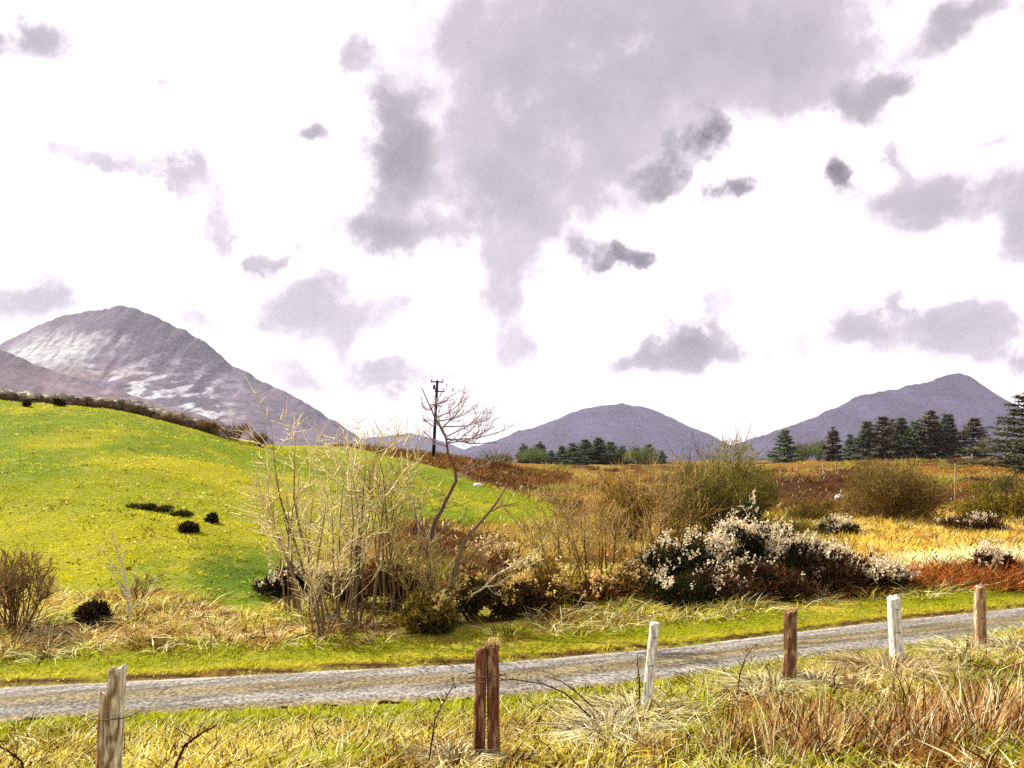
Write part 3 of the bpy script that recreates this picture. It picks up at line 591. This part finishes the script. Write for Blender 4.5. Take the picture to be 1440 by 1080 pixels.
boulder(470, 23.4, .20, (.5, .46, .38), 'pale flat rock at the foot of the willow stems')
boulder(1182, 62, .35, (.6, .57, .55), 'pale rock on the dark heather slope')

# ------------------------------------------------------------------ conifers
def conifer_mesh(seed, h=8.0, w=3.6, tint=(.045, .06, .035), open_=0.0):
    random.seed(seed); mt = MB(); mt.tube(np.array([[0, 0, -.3], [.03, 0, h*.4], [0, .04, h*.75], [0, 0, h]]), [.17, .12, .07, .015], 7, (.13, .085, .07))
    m = MB(); z = h*.06; lev = 0
    while z < h*.985:
        f = 1-z/h; L = w*.5*(f**.75)*random.uniform(.7, 1.12)+.12; nb = 6 if f > .2 else 4; a0 = random.random()*6.28
        for k in range(nb):
            if random.random() < open_+.08: continue
            a = a0+k*6.283/nb+random.uniform(-.3, .3); l = L*random.uniform(.6, 1.18); d = np.array([math.cos(a), math.sin(a), random.uniform(-.12, .25)+.3*(1-f)])
            s = np.linspace(.1, 1, 5)[:, None]; pts = np.array([0, 0, z])+d*l*s+np.array([0, 0, 1])*(s**2)*l*.15-np.array([0, 0, 1])*s*l*.18
            m.tube(pts, np.linspace(.03, .008, 5), 3, (.10, .07, .05))
            n = int(40+90*l/(w*.5)); tt = rng.random(n)**.7; P = pts[0]+(pts[-1]-pts[0])*tt[:, None]+rng.normal(size=(n, 3))*np.array([.16, .16, .07])*(.5+l/w)
            D = d+rng.normal(size=(n, 3))*.65; D /= np.linalg.norm(D, axis=1)[:, None]
            c = np.array(tint)*(.5+1.0*rng.random((n, 1)))*random.uniform(.6, 1.4); c = np.where(rng.random((n, 1)) < .14, np.array([.11, .055, .04]), c)
            m.ribbons(P, D, np.tile([0, 0, -.2], (n, 1)), .20+.22*rng.random(n), .07+.05*rng.random(n), c, .2)
        z += h*random.uniform(.035, .06); lev += 1
    return mt, m
def conifer(kind, px, Y, h, label, group, sx=1.0):
    mt, m, h0 = kind['t'], kind['c'], kind['h']; t = thing('conifer_tree', at(px, Y, -.1), label, 'conifer', group)
    a = bpy.data.objects.new('trunk', mt); b = bpy.data.objects.new('crown', m)
    for o in (a, b): COL.objects.link(o); o.parent = t
    t.scale = (h/h0*sx*1.65, h/h0*sx*1.65, h/h0*1.06); t.rotation_euler = (0, 0, random.random()*6.28); return t
kinds = []
for sd, h, w, tint, op in ((1, 8, 3.6, (.19, .22, .15), 0), (2, 8, 4.4, (.21, .185, .14), .05), (3, 8, 5.2, (.20, .25, .15), .05), (4, 8, 3.2, (.20, .175, .14), .12), (5, 9, 6.8, (.17, .18, .11), .14)):
    mt, m = conifer_mesh(sd, h, w, tint, op); a = mt.build('trunk', M_BARK); b = m.build('crown', M_NEEDLE)
    kinds.append({'t': a.data, 'c': b.data, 'h': h}); bpy.data.objects.remove(a); bpy.data.objects.remove(b)
random.seed(21)
GR = 'conifers on the skyline below the right mountain'
for px, top, Y, k, sx, lab in (
    (1103, 606, 150, 2, 1.15, 'leafy spreading conifer alone at the left end of the right hand row'),
    (1171, 602, 150, 3, 1.0, 'thin dark conifer standing second in the right hand row'),
    (1196, 612, 156, 2, 1.0, 'short bushy conifer beside the thin dark one in the right hand row'),
    (1220, 595, 152, 0, 1.15, 'first tall conifer of the dense middle of the right hand row'),
    (1241, 588, 150, 1, 1.05, 'tall conifer with a bare spike, second in the dense middle of the row'),
    (1256, 592, 158, 3, 1.0, 'slim conifer close behind the spiked one in the dense middle of the row'),
    (1267, 590, 152, 0, 1.0, 'conifer with twin tips left of the tallest one of the row'),
    (1287, 594, 150, 2, 1.0, 'rounded green conifer just left of the tallest one of the row'),
    (1308, 580, 150, 1, 1.05, 'tallest reddish conifer of the right hand row'),
    (1316, 588, 157, 3, 1.0, 'narrow conifer hidden behind the tallest one of the row'),
    (1332, 585, 151, 0, 1.1, 'grey green conifer right of the tallest one of the row'),
    (1369, 590, 146, 1, 1.25, 'separate reddish conifer with a clear gap either side, right of the dense row')):
    hh = CZ-(top-HZ)/F*Y-float(gz((px-720)/F*Y, Y)); conifer(kinds[k], px, Y, hh, lab, GR, sx)
hh = hgt(1436, 553, 84); conifer(kinds[4], 1447, 84, hh, 'big open branched conifer at the right edge of the moor', GR, 1.2)
hh = hgt(1482, 560, 88); conifer(kinds[4], 1482, 88, hh, 'big conifer right beside the open branched one', GR, 1.0)
GM = 'conifers in the clump below the middle mountain'
mids = ((736, 625, 165, 3, 'leftmost conifer of the clump below the middle mountain'), (748, 630, 172, 2, 'small pale conifer second from the left in the middle clump'), (760, 622, 170, 3, 'thin spiky conifer third from the left in the middle clump'),
        (775, 636, 160, 2, 'low bushy conifer left of the taller part of the middle clump'), (790, 628, 166, 0, 'dark conifer at the left of the taller part of the middle clump'), (806, 624, 164, 2, 'broad conifer left of the tallest of the middle clump'),
        (824, 619, 168, 2, 'wide green conifer beside the tallest of the middle clump'), (842, 617, 166, 0, 'tallest conifer of the middle clump'), (858, 622, 170, 2, 'bushy conifer right of the tallest of the middle clump'),
        (874, 628, 165, 2, 'low conifer in the dip of the middle clump'), (895, 630, 168, 0, 'dark conifer left of the right end of the middle clump'), (912, 625, 164, 2, 'broad dark conifer near the right end of the middle clump'), (930, 634, 168, 0, 'rightmost conifer of the middle clump'))
for px, top, Y, k, lab in mids:
    hh = max(2.5, CZ-(top-HZ)/F*Y-float(gz((px-720)/F*Y, Y))); conifer(kinds[k], px, Y, hh, lab, GM, 1.5)
# copse of round broadleaf trees between the conifers
for px, Y, w, h, lab in ((1130, 158, 7, 4.6, 'round green bush at the left foot of the right hand conifers'), (1150, 160, 7, 4.8, 'round green bush between the two leftmost conifers of the row'), (1255, 162, 14, 5, 'long dark green bush under the dense middle of the conifer row'), (1330, 160, 10, 4.6, 'dark green bush under the right part of the conifer row'),
                         (755, 160, 9, 4.2, 'pale green bush at the left foot of the middle conifers'), (850, 172, 16, 5.5, 'wide green bush under the tallest of the middle conifers'), (905, 160, 8, 4.5, 'green bush under the right end of the middle conifers')):
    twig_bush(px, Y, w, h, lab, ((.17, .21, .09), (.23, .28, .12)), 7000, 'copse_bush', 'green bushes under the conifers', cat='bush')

# ------------------------------------------------------------------ utility pole
Yp = 96.0; loc = at(609, Yp); t = thing('utility_pole', loc, 'dark wooden utility pole with a crossarm on the brow behind the sapling', 'utility pole'); L0 = np.array(loc)
top = W(615, 535, Yp)-L0; m = MB(); m.tube(np.array([[0, 0, -.5], top*.5+[0, 0, 0], top]), [.20, .17, .14], 10, (.035, .028, .025), True); m.build('pole', M_WOOD, t)
ux = np.array([1, 0, 0.]); tz = top[2]
for zz, half, off in ((tz-.18, .72, 0.0), (tz-1.25, .55, .35)):
    f = zz/tz; c = np.array([top[0]*f+off, top[1]*f-.18, zz]); m = MB(); m.tube(np.array([c-ux*half+[0, 0, .03], c+ux*half-[0, 0, .03]]), [.085, .085], 4, (.035, .028, .025), True); arm = m.build('crossarm', M_WOOD, t)
    for sx in (-.85, .85):
        m = MB(); q = c+ux*half*sx; m.tube(np.array([q+[0, 0, .07], q+[0, 0, .14], q+[0, 0, .17], q+[0, 0, .30]]), [.03, .03, .09, .06], 8, (.05, .05, .05), True); m.build('insulator', M_METAL, arm)
m = MB(); f = (tz-1.0)/tz; q = top*f+np.array([-.30, -.12, 0]); m.tube(np.array([q, q+[0, 0, .5]]), [.14, .14], 10, (.05, .05, .05), True); m.build('transformer', M_METAL, t)

# ------------------------------------------------------------------ fence posts on the near bank
def post_mesh(h, r, cols, lean=(0, 0), square=.25, top=.0, seed=0, split=0.0):
    """Weathered split post: ring stack with ridges along the grain, a chewed top and patches of lichen."""
    nr, ns = 44, 28; z = np.concatenate([np.linspace(-.25, h, nr)]); th = np.arange(ns)*2*np.pi/ns
    T, Zg = np.meshgrid(th, z); rad = r*(1+square*(np.abs(np.cos(2*T))**3*-.16+.08))
    rad = rad*(1+.17*(fbm(np.cos(T)*2.2+seed*5, np.sin(T)*2.2+Zg*.7, 3)-.5)+.10*(fbm(T*5+seed, Zg*.5, 2)-.5)+.05*(fbm(T*2+3, Zg*9+seed, 2)-.5))*(1+.10*(1-Zg/h))
    if split: rad = rad*(1-split*np.exp(-((T-math.pi*1.5+.12*np.sin(Zg*4))/.16)**2)*sstep(h*.15, h*.4, Zg+0*T))
    Zj = Zg+np.where(np.arange(nr)[:, None] == nr-1, (fbm(np.cos(T)*1.5+seed, np.sin(T)*1.5, 2)-.5)*r*1.1+top*np.cos(T)*r, 0)
    P = np.stack([np.cos(T)*rad+lean[0]*Zg, np.sin(T)*rad+lean[1]*Zg, Zj], -1).reshape(-1, 3)
    i = np.arange(nr-1)[:, None]*ns; k = np.arange(ns)[None, :]; q = np.stack([i+k, i+(k+1) % ns, i+ns+(k+1) % ns, i+ns+k], -1).reshape(-1, 4)
    tip = P[-ns:].mean(0)+[0, 0, -.01]; P = np.vstack([P, tip]); tt = [((nr-1)*ns+j, (nr-1)*ns+(j+1) % ns, nr*ns) for j in range(ns)]
    n1 = fbm(T.ravel()*1.6+seed*3, Zg.ravel()*6, 3); n2 = fbm(T.ravel()*3+9, Zg.ravel()*1.2+seed, 3)
    c = np.tile(np.array(cols[0]), (nr*ns, 1)); c = mixc(c, cols[1], sstep(.48, .6, n1)); c = mixc(c, cols[2], sstep(.55, .66, n2)*.9)
    c = np.vstack([c, c[-1]]); m = MB(); m.add(P, q, tt, c); return m
GREY = ((.66, .60, .46), (.34, .24, .13), (.85, .82, .70)); REDW = ((.27, .13, .075), (.48, .33, .21), (.13, .055, .035)); WHITE = ((.82, .80, .72), (.80, .78, .70), (.70, .64, .48)); BRN = ((.24, .14, .08), (.46, .34, .20), (.12, .06, .035)); PINK = ((.52, .38, .24), (.34, .20, .10), (.70, .64, .52))
GF = 'fence posts along the near bank'
def post_top(px, py, Y): return hgt(px, py, Y)
h = post_top(160, 938, 8.3); t = thing('fence_post', at(155, 8.3), 'lichen covered grey fence post with a splintered stake strapped to its side', 'fence post', GF)
post_mesh(h, .08, GREY, (.055, 0), .3, .2, 1).build('stake', M_WOOD, t, True)
o = post_mesh(h*.80, .05, PINK, (.04, 0), .6, -.5, 2).build('stake', M_WOOD, t, True); o.location = (-.108, .03, 0)
m = MB(); a = np.linspace(0, 6.4, 20); m.tube(np.stack([np.cos(a)*.20-.02+.055*h*.62, np.sin(a)*.125, h*.62+a*.006], 1), .006, 5, (.10, .06, .04)); m.build('wire_tie', M_METAL, t)
h = post_top(690, 897, 9.5); t = thing('fence_post', at(684, 9.5), 'pair of split red brown fence posts bound together with wire', 'fence post', GF)
o = post_mesh(h*.93, .066, REDW, (.022, 0), .5, .2, 3, .25).build('stake', M_WOOD, t, True); o.location = (-.086, 0, 0)
o = post_mesh(h*.955, .07, REDW, (-.012, 0), .5, -.2, 4, .3).build('stake', M_WOOD, t, True); o.location = (.085, .02, 0); o['label'] = 'right half with a tuft of moss on top'
m = MB(); P, d, i = lump_points([(.085, .02, h*.95, .35)], .25, .2, 260, .3); m.leaves(P, .03, np.array([.55, .45, .25])*(.6+.8*rng.random((260, 1)))); m.build('moss', M_LEAF, o).location = (-.085, -.02, 0)
for zz in (.66, .70):
    m = MB(); a = np.linspace(0, 6.4, 24); m.tube(np.stack([np.cos(a)*.22, np.sin(a)*.125, h*zz+a*.005], 1), .007, 5, (.16, .09, .05)); m.build('wire_tie', M_METAL, t)
def single(px, top, Y, r, cols, lean, sq, seed, label, tp=.1):
    h = post_top(px, top, Y); m = post_mesh(h, r, cols, lean, sq, tp, seed); o = m.build('fence_post', M_WOOD, None, True); o.location = at(px-lean[0]*h/Y*F, Y)
    tag(o, label, 'fence post', GF)
    for zz in (.55, .85):
        s = MB(); s.tube(np.array([[lean[0]*h*zz-.03, -r*1.12, h*zz], [lean[0]*h*zz, -r*1.3, h*zz+.01], [lean[0]*h*zz+.03, -r*1.12, h*zz]]), .006, 5, (.12, .07, .05))
        s.build('staple', M_METAL, o)
    return o
single(921, 874, 11.0, .062, WHITE, (.10, 0), .7, 5, 'thin leaning bleached white fence post between the lane bend and the dry grass')
single(1112, 858, 12.2, .088, BRN, (.02, 0), .4, 6, 'dark brown rough fence post with a worn flat top')
single(1257, 840, 13.5, .095, WHITE, (-.05, 0), .8, 7, 'thick bright white squared fence post above a tussock')
single(1378, 825, 14.6, .09, PINK, (.0, 0), .4, 8, 'mottled pinkish fence post with white lichen on top', .05)

# tussocks at the foot of the posts and dead brambles
def tussock(px, Y, w, label, col=(.78, .70, .44), n=900, h=.5):
    n = int(n*.7)
    loc = at(px, Y); m = MB(); a = rng.random(n)*6.283; q = np.sqrt(rng.random(n))*w*.35
    P = np.stack([np.cos(a)*q, np.sin(a)*q, np.zeros(n)-.02], 1); D = np.stack([np.cos(a)*.8*q/w*3, np.sin(a)*.8*q/w*3, np.ones(n)], 1); D /= np.linalg.norm(D, axis=1)[:, None]
    up = np.stack([np.cos(a)*.8+rng.normal(size=n)*.5, np.sin(a)*.8+rng.normal(size=n)*.5, -np.ones(n)*.7], 1); c = np.array(col)*(.45+.8*rng.random((n, 1))); c = np.where(rng.random((n, 1)) < .15, np.array([.14, .05, .03]), c)
    m.ribbons(P, D, up, h*(.5+.8*rng.random(n)), .016+.01*rng.random(n), np.clip(c, 0, .85), .7); o = m.build('grass_tussock', M_GRASS); o.location = loc
    return tag(o, label, 'tussock', 'pale tussocks of dead grass on the near bank')
tussock(640, 9.3, .6, 'tussock of dead grass at the left foot of the red brown post pair', h=.42)
tussock(900, 10.6, 1.0, 'wide pale tussock at the foot of the thin white post', n=1300, h=.5)
tussock(860, 10.0, .9, 'brightest bleached tussock left of the thin white post', (.78, .72, .5), 1100, .5)
tussock(1085, 11.9, .8, 'tussock at the left foot of the dark brown post', h=.5)
tussock(1252, 13.0, 1.2, 'big drooping tussock in front of the thick white post', (.66, .54, .32), 1600, .6)
tussock(1362, 14.2, .9, 'tussock at the foot of the mottled pinkish post', h=.45)
tussock(1310, 13.2, .8, 'bleached tussock between the thick white post and the mottled one', (.8, .74, .52), 900, .4)
tussock(1150, 12.2, .7, 'small bleached tussock right of the dark brown post', (.78, .70, .48), 800, .42)
tussock(1425, 14.6, .9, 'pale tussock at the right end of the near bank', (.74, .66, .45), 900, .45)
def bramble_stem(pts, label, r=.011, leafy=14, col=(.10, .04, .03)):
    P = np.array([W(*p) for p in pts]); P[0][2] = gz(P[0][0], P[0][1])-.05; k = np.linspace(0, len(P)-1, 25); i = np.minimum(k.astype(int), len(P)-2); f = (k-i)[:, None]
    f = f*f*(3-2*f)*.35+f*.65; Q = P[i]+(P[i+1]-P[i])*f; loc = Vector(Q[0]); t = thing('arching_bramble', loc, label, 'bramble', 'dead arching bramble stems on the near bank')
    m = MB(); m.tube(Q-Q[0], np.linspace(r, r*.45, 25), 5, col)
    for j in range(5):
        b = Q[random.randint(8, 23)]-Q[0]; m.tube(np.array([b, b+np.array([random.gauss(0, .08), random.gauss(0, .08), random.uniform(.02, .14)])]), [r*.5, r*.3], 3, col)
    m.build('stem', M_BARK, t); m = MB(); j = rng.integers(6, 25, leafy); m.leaves(Q[j]-Q[0]+rng.normal(size=(leafy, 3))*.03, .05, np.array([.24, .14, .04])*(.5+rng.random((leafy, 1)))); m.build('foliage', M_LEAF, t)
bramble_stem([(855, 1035, 10.3), (830, 1008, 10.2), (795, 975, 10.1), (765, 962, 10.0), (720, 955, 9.9), (705, 957, 9.8)], 'long bramble stem arching towards the red brown post pair')
bramble_stem([(850, 1020, 10.6), (840, 1000, 10.6), (812, 975, 10.7), (790, 958, 10.7), (765, 950, 10.8)], 'shorter bramble stem arching beside the long one')
bramble_stem([(225, 1085, 8.4), (260, 1048, 8.3), (285, 1030, 8.2), (305, 1020, 8.1)], 'thick dark bramble stem right of the grey lichen post', .016)
bramble_stem([(50, 1085, 8.0), (30, 1070, 8.0), (10, 1055, 8.0), (-10, 1045, 8.0)], 'dark bramble stem left of the grey lichen post', .014)
bramble_stem([(600, 1050, 9.2), (612, 1010, 9.2), (628, 980, 9.2), (640, 960, 9.2)], 'upright thorny stem left of the red brown post pair', .010)
bramble_stem([(1036, 985, 11.6), (1040, 950, 11.6), (1048, 925, 11.6), (1062, 905, 11.6)], 'thin curved stem left of the dark brown post', .010)
bramble_stem([(1355, 940, 14), (1358, 915, 14), (1362, 900, 14)], 'short dark stem left of the mottled post', .012)
bramble_stem([(900, 985, 11), (899, 955, 11), (896, 925, 11)], 'short dark upright stem beside the thin white post', .012)

# ------------------------------------------------------------------ small posts far out on the moor
GMF = 'small fence posts far out on the moor'
mp = [(1098, 84, 'first from the left of the small moor posts below the heather'), (1110, 86, 'second from the left of the small moor posts'), (1122, 88, 'third from the left of the small moor posts'), (1137, 92, 'fourth from the left of the small moor posts'),
      (1158, 98, 'fifth from the left of the small moor posts'), (1176, 104, 'sixth from the left of the small moor posts')]
first = None
for px, Y, lab in mp:
    if first is None:
        first = post_mesh(1.15, .09, PINK, (.02, 0), .4, .1, 9).build('moor_post', M_WOOD, None, True); tag(first, lab, 'fence post', GMF); o = first
    else:
        o = first.copy(); COL.objects.link(o); o['label'] = lab
    o.location = at(px, Y); o.rotation_euler = (0, 0, px)
o = post_mesh(hgt(1343, 652, 58), .055, PINK, (.01, 0), .4, .1, 12).build('moor_post', M_WOOD, None, True); o.location = at(1343, 58); tag(o, 'tall pale post standing alone on the golden slope', 'fence post', GMF)
o = first.copy(); COL.objects.link(o); o.location = at(1367, 130); tag(o, 'tiny pale post under the separate reddish conifer', 'fence post', GMF)

# ------------------------------------------------------------------ air
bx = MB(); x0, x1, y0, y1, z0, z1 = -6500, 6500, -60, 8000, -62, 760
bx.add([(x, y, z) for x in (x0, x1) for y in (y0, y1) for z in (z0, z1)], [(0, 1, 3, 2), (4, 6, 7, 5), (0, 4, 5, 1), (2, 3, 7, 6), (0, 2, 6, 4), (1, 5, 7, 3)])
m, nt = nodes_of('air'); out = nt.nodes.new('ShaderNodeOutputMaterial'); pv = nt.nodes.new('ShaderNodeVolumePrincipled')
pv.inputs['Color'].default_value = (.76, .76, .98, 1); pv.inputs['Density'].default_value = 4.5e-5; pv.inputs['Anisotropy'].default_value = .2
nt.links.new(pv.outputs[0], out.inputs['Volume'])
tag(bx.build('haze', m), 'thin pale mountain haze filling the valley', 'haze', kind='stuff')

# ------------------------------------------------------------------ light
S = Vector((-.62, .42, .66)).normalized()
sun = bpy.data.lights.new('sun', 'SUN'); sun.energy = 5.0; sun.angle = math.radians(.5); sun.color = (1, .94, .82)
so = bpy.data.objects.new('sun', sun); COL.objects.link(so); so.rotation_euler = S.to_track_quat('Z', 'Y').to_euler()

w = bpy.data.worlds.new('World'); sc.world = w; w.use_nodes = True; nt = w.node_tree; nt.nodes.clear(); N = nt.nodes.new; Lk = nt.links.new
def math_(op, a, b=None, clamp=False):
    n = N('ShaderNodeMath'); n.operation = op; n.use_clamp = clamp
    for k, x in enumerate((a, b)):
        if x is None: continue
        if isinstance(x, (int, float)): n.inputs[k].default_value = x
        else: Lk(x, n.inputs[k])
    return n.outputs[0]
tc = N('ShaderNodeTexCoord'); sep = N('ShaderNodeSeparateXYZ'); Lk(tc.outputs['Generated'], sep.inputs[0])
az = math_('ARCTAN2', sep.outputs[0], sep.outputs[1])
rr = math_('SQRT', math_('ADD', math_('MULTIPLY', sep.outputs[0], sep.outputs[0]), math_('MULTIPLY', sep.outputs[1], sep.outputs[1])))
el = math_('ARCTAN2', sep.outputs[2], rr)
comb = N('ShaderNodeCombineXYZ'); Lk(az, comb.inputs[0]); Lk(el, comb.inputs[1])
wp_ = comb
for sc_, amp, det in ((4.5, .15, 3), (15, .12, 9)):
    nz = N('ShaderNodeTexNoise'); nz.inputs['Scale'].default_value = sc_; nz.inputs['Detail'].default_value = det; nz.inputs['Roughness'].default_value = .6; Lk(comb.outputs[0], nz.inputs['Vector'])
    sub = N('ShaderNodeVectorMath'); sub.operation = 'SUBTRACT'; Lk(nz.outputs['Color'], sub.inputs[0]); sub.inputs[1].default_value = (.5, .5, .5)
    flat = N('ShaderNodeVectorMath'); flat.operation = 'MULTIPLY'; Lk(sub.outputs[0], flat.inputs[0]); flat.inputs[1].default_value = (amp, amp*.7, 0)
    wp = N('ShaderNodeVectorMath'); wp.operation = 'ADD'; Lk(wp_.outputs[0], wp.inputs[0]); Lk(flat.outputs[0], wp.inputs[1]); wp_ = wp
# cloud masses in azimuth / elevation: centre and half sizes, density, darkness
CL = [(900, 55, 300, 95, .85, .35), (780, 150, 150, 130, .8, .35), (712, 270, 100, 85, .8, .4), (556, 205, 48, 90, .75, .65), (535, 330, 85, 34, .75, .6), (1100, 60, 110, 70, .75, .35), (710, 400, 48, 60, .6, .3), (708, 490, 42, 24, .5, .25),
      (968, 198, 36, 46, .9, 1), (930, 242, 40, 22, .7, .8), (1014, 270, 28, 22, .8, .8), (884, 368, 22, 16, .8, .9), (830, 352, 38, 24, .7, .6),
      (1187, 240, 32, 26, .9, .9), (1335, 278, 130, 32, .7, .4), (1264, 218, 22, 34, .45, .3), (1240, 116, 58, 24, .7, .55), (1355, 30, 75, 30, .65, .5), (1260, 468, 125, 34, .7, .5), (1360, 455, 70, 26, .6, .45), (1247, 422, 22, 24, .55, .45), (1430, 492, 34, 12, .6, .6),
      (955, 490, 112, 26, .85, .75), (1027, 440, 14, 46, .4, .2), (1425, 190, 30, 8, .45, .3), (1480, 300, 90, 60, .6, .4),
      (85, 56, 50, 30, .65, .5), (426, 196, 36, 17, .65, .6), (130, 236, 90, 15, .5, .3), (266, 256, 20, 24, .5, .2), (302, 310, 24, 36, .5, .25), (326, 342, 18, 20, .5, .25), (390, 365, 32, 16, .65, .5), (30, 412, 62, 26, .6, .5), (288, 432, 30, 18, .55, .4),
      (440, 436, 66, 30, .6, .4), (512, 470, 26, 44, .5, .35), (432, 515, 58, 30, .65, .45), (560, 535, 52, 20, .7, .6), (552, 436, 30, 24, .4, .3), (500, 88, 34, 20, .5, .3), (235, 120, 14, 8, .4, .3)]
dens = None; dk = None
for px, py, rx, ry, a, dd in CL:
    t_ = (px-720)/F; A = math.atan(t_); E = math.atan((HZ-py)/F*math.cos(A))
    mpn = N('ShaderNodeMapping'); sx = F/rx/(math.cos(A)**-1); sy = F/ry
    sx = F/rx*math.cos(0)*(1+t_*t_); mpn.inputs['Scale'].default_value = (sx, sy, 0); mpn.inputs['Location'].default_value = (-A*sx, -E*sy, 0)
    Lk(wp.outputs[0], mpn.inputs['Vector']); ln = N('ShaderNodeVectorMath'); ln.operation = 'LENGTH'; Lk(mpn.outputs[0], ln.inputs[0])
    mr = N('ShaderNodeMapRange'); mr.interpolation_type = 'SMOOTHSTEP'; mr.inputs['From Min'].default_value = 1.6; mr.inputs['From Max'].default_value = .2
    mr.inputs['To Min'].default_value = 0; mr.inputs['To Max'].default_value = min(.95, a*1.12+.06); Lk(ln.outputs['Value'], mr.inputs['Value'])
    v = mr.outputs['Result']; dens = v if dens is None else math_('ADD', dens, v)
    d_ = math_('MULTIPLY', v, dd); dk = d_ if dk is None else math_('MAXIMUM', dk, d_)
n2 = N('ShaderNodeTexNoise'); n2.inputs['Scale'].default_value = 11; n2.inputs['Detail'].default_value = 10; n2.inputs['Roughness'].default_value = .62; Lk(comb.outputs[0], n2.inputs['Vector'])
nn = math_('SUBTRACT', n2.outputs['Fac'], .5)
mk = N('ShaderNodeMapRange'); mk.interpolation_type = 'SMOOTHSTEP'; mk.inputs['From Min'].default_value = .22; mk.inputs['From Max'].default_value = .74
Lk(math_('ADD', math_('MINIMUM', dens, .80), math_('MULTIPLY', nn, 1.9)), mk.inputs['Value'])
mask = mk.outputs['Result']
dark = math_('ADD', dk, math_('MULTIPLY', nn, .7), True)
cr = N('ShaderNodeValToRGB'); cr.color_ramp.elements[0].position = 0; cr.color_ramp.elements[0].color = (.66, .56, .65, 1)
e = cr.color_ramp.elements.new(.3); e.color = (.47, .43, .455, 1)
cr.color_ramp.elements[-1].position = .9; cr.color_ramp.elements[-1].color = (.15, .13, .155, 1); Lk(dark, cr.inputs[0])
sky = N('ShaderNodeTexSky'); sky.sky_type = 'NISHITA'; sky.sun_disc = False; sky.sun_elevation = math.asin(S.z); sky.sun_rotation = math.atan2(S.x, S.y)
b1 = N('ShaderNodeBackground'); b1.inputs['Strength'].default_value = .05; Lk(sky.outputs[0], b1.inputs['Color'])
mx = N('ShaderNodeMix'); mx.data_type = 'RGBA'; mx.inputs[6].default_value = (1.02, .965, 1.01, 1); Lk(mask, mx.inputs[0]); Lk(cr.outputs[0], mx.inputs[7])
vk = N('ShaderNodeMapRange'); vk.interpolation_type = 'SMOOTHSTEP'; vk.inputs['From Min'].default_value = .0; vk.inputs['From Max'].default_value = .75; vk.inputs['To Max'].default_value = .8
Lk(math_('ADD', math_('MINIMUM', dens, .6), math_('MULTIPLY', nn, 1.3)), vk.inputs['Value'])
veil = N('ShaderNodeMix'); veil.data_type = 'RGBA'; veil.inputs[6].default_value = (1.02, .965, 1.01, 1); veil.inputs[7].default_value = (.72, .60, .70, 1); Lk(vk.outputs['Result'], veil.inputs[0]); Lk(veil.outputs[2], mx.inputs[6])
b2 = N('ShaderNodeBackground'); b2.inputs['Strength'].default_value = .535; Lk(mx.outputs[2], b2.inputs['Color'])
ms = N('ShaderNodeMixShader'); ms.inputs[0].default_value = .92; Lk(b1.outputs[0], ms.inputs[1]); Lk(b2.outputs[0], ms.inputs[2])
ow = N('ShaderNodeOutputWorld'); Lk(ms.outputs[0], ow.inputs['Surface'])
w.cycles.sampling_method = 'MANUAL'; w.cycles.sample_map_resolution = 256

# ------------------------------------------------------------------ camera and output
cam = bpy.data.cameras.new('camera'); co = bpy.data.objects.new('camera', cam); COL.objects.link(co); sc.camera = co
co.location = (0, 0, CZ); co.rotation_euler = (math.pi/2, 0, 0)
cam.sensor_fit = 'HORIZONTAL'; cam.sensor_width = 36; cam.lens = 36*F/1440; cam.shift_y = (HZ-540)/1440; cam.clip_start = .1; cam.clip_end = 30000
sc.view_settings.view_transform = 'Standard'; sc.view_settings.look = 'None'; sc.view_settings.exposure = 1.15; sc.view_settings.gamma = 1
sc.cycles.max_bounces = 6; sc.cycles.diffuse_bounces = 3; sc.cycles.volume_bounces = 1; sc.cycles.transparent_max_bounces = 6
sc.cycles.use_denoising = False
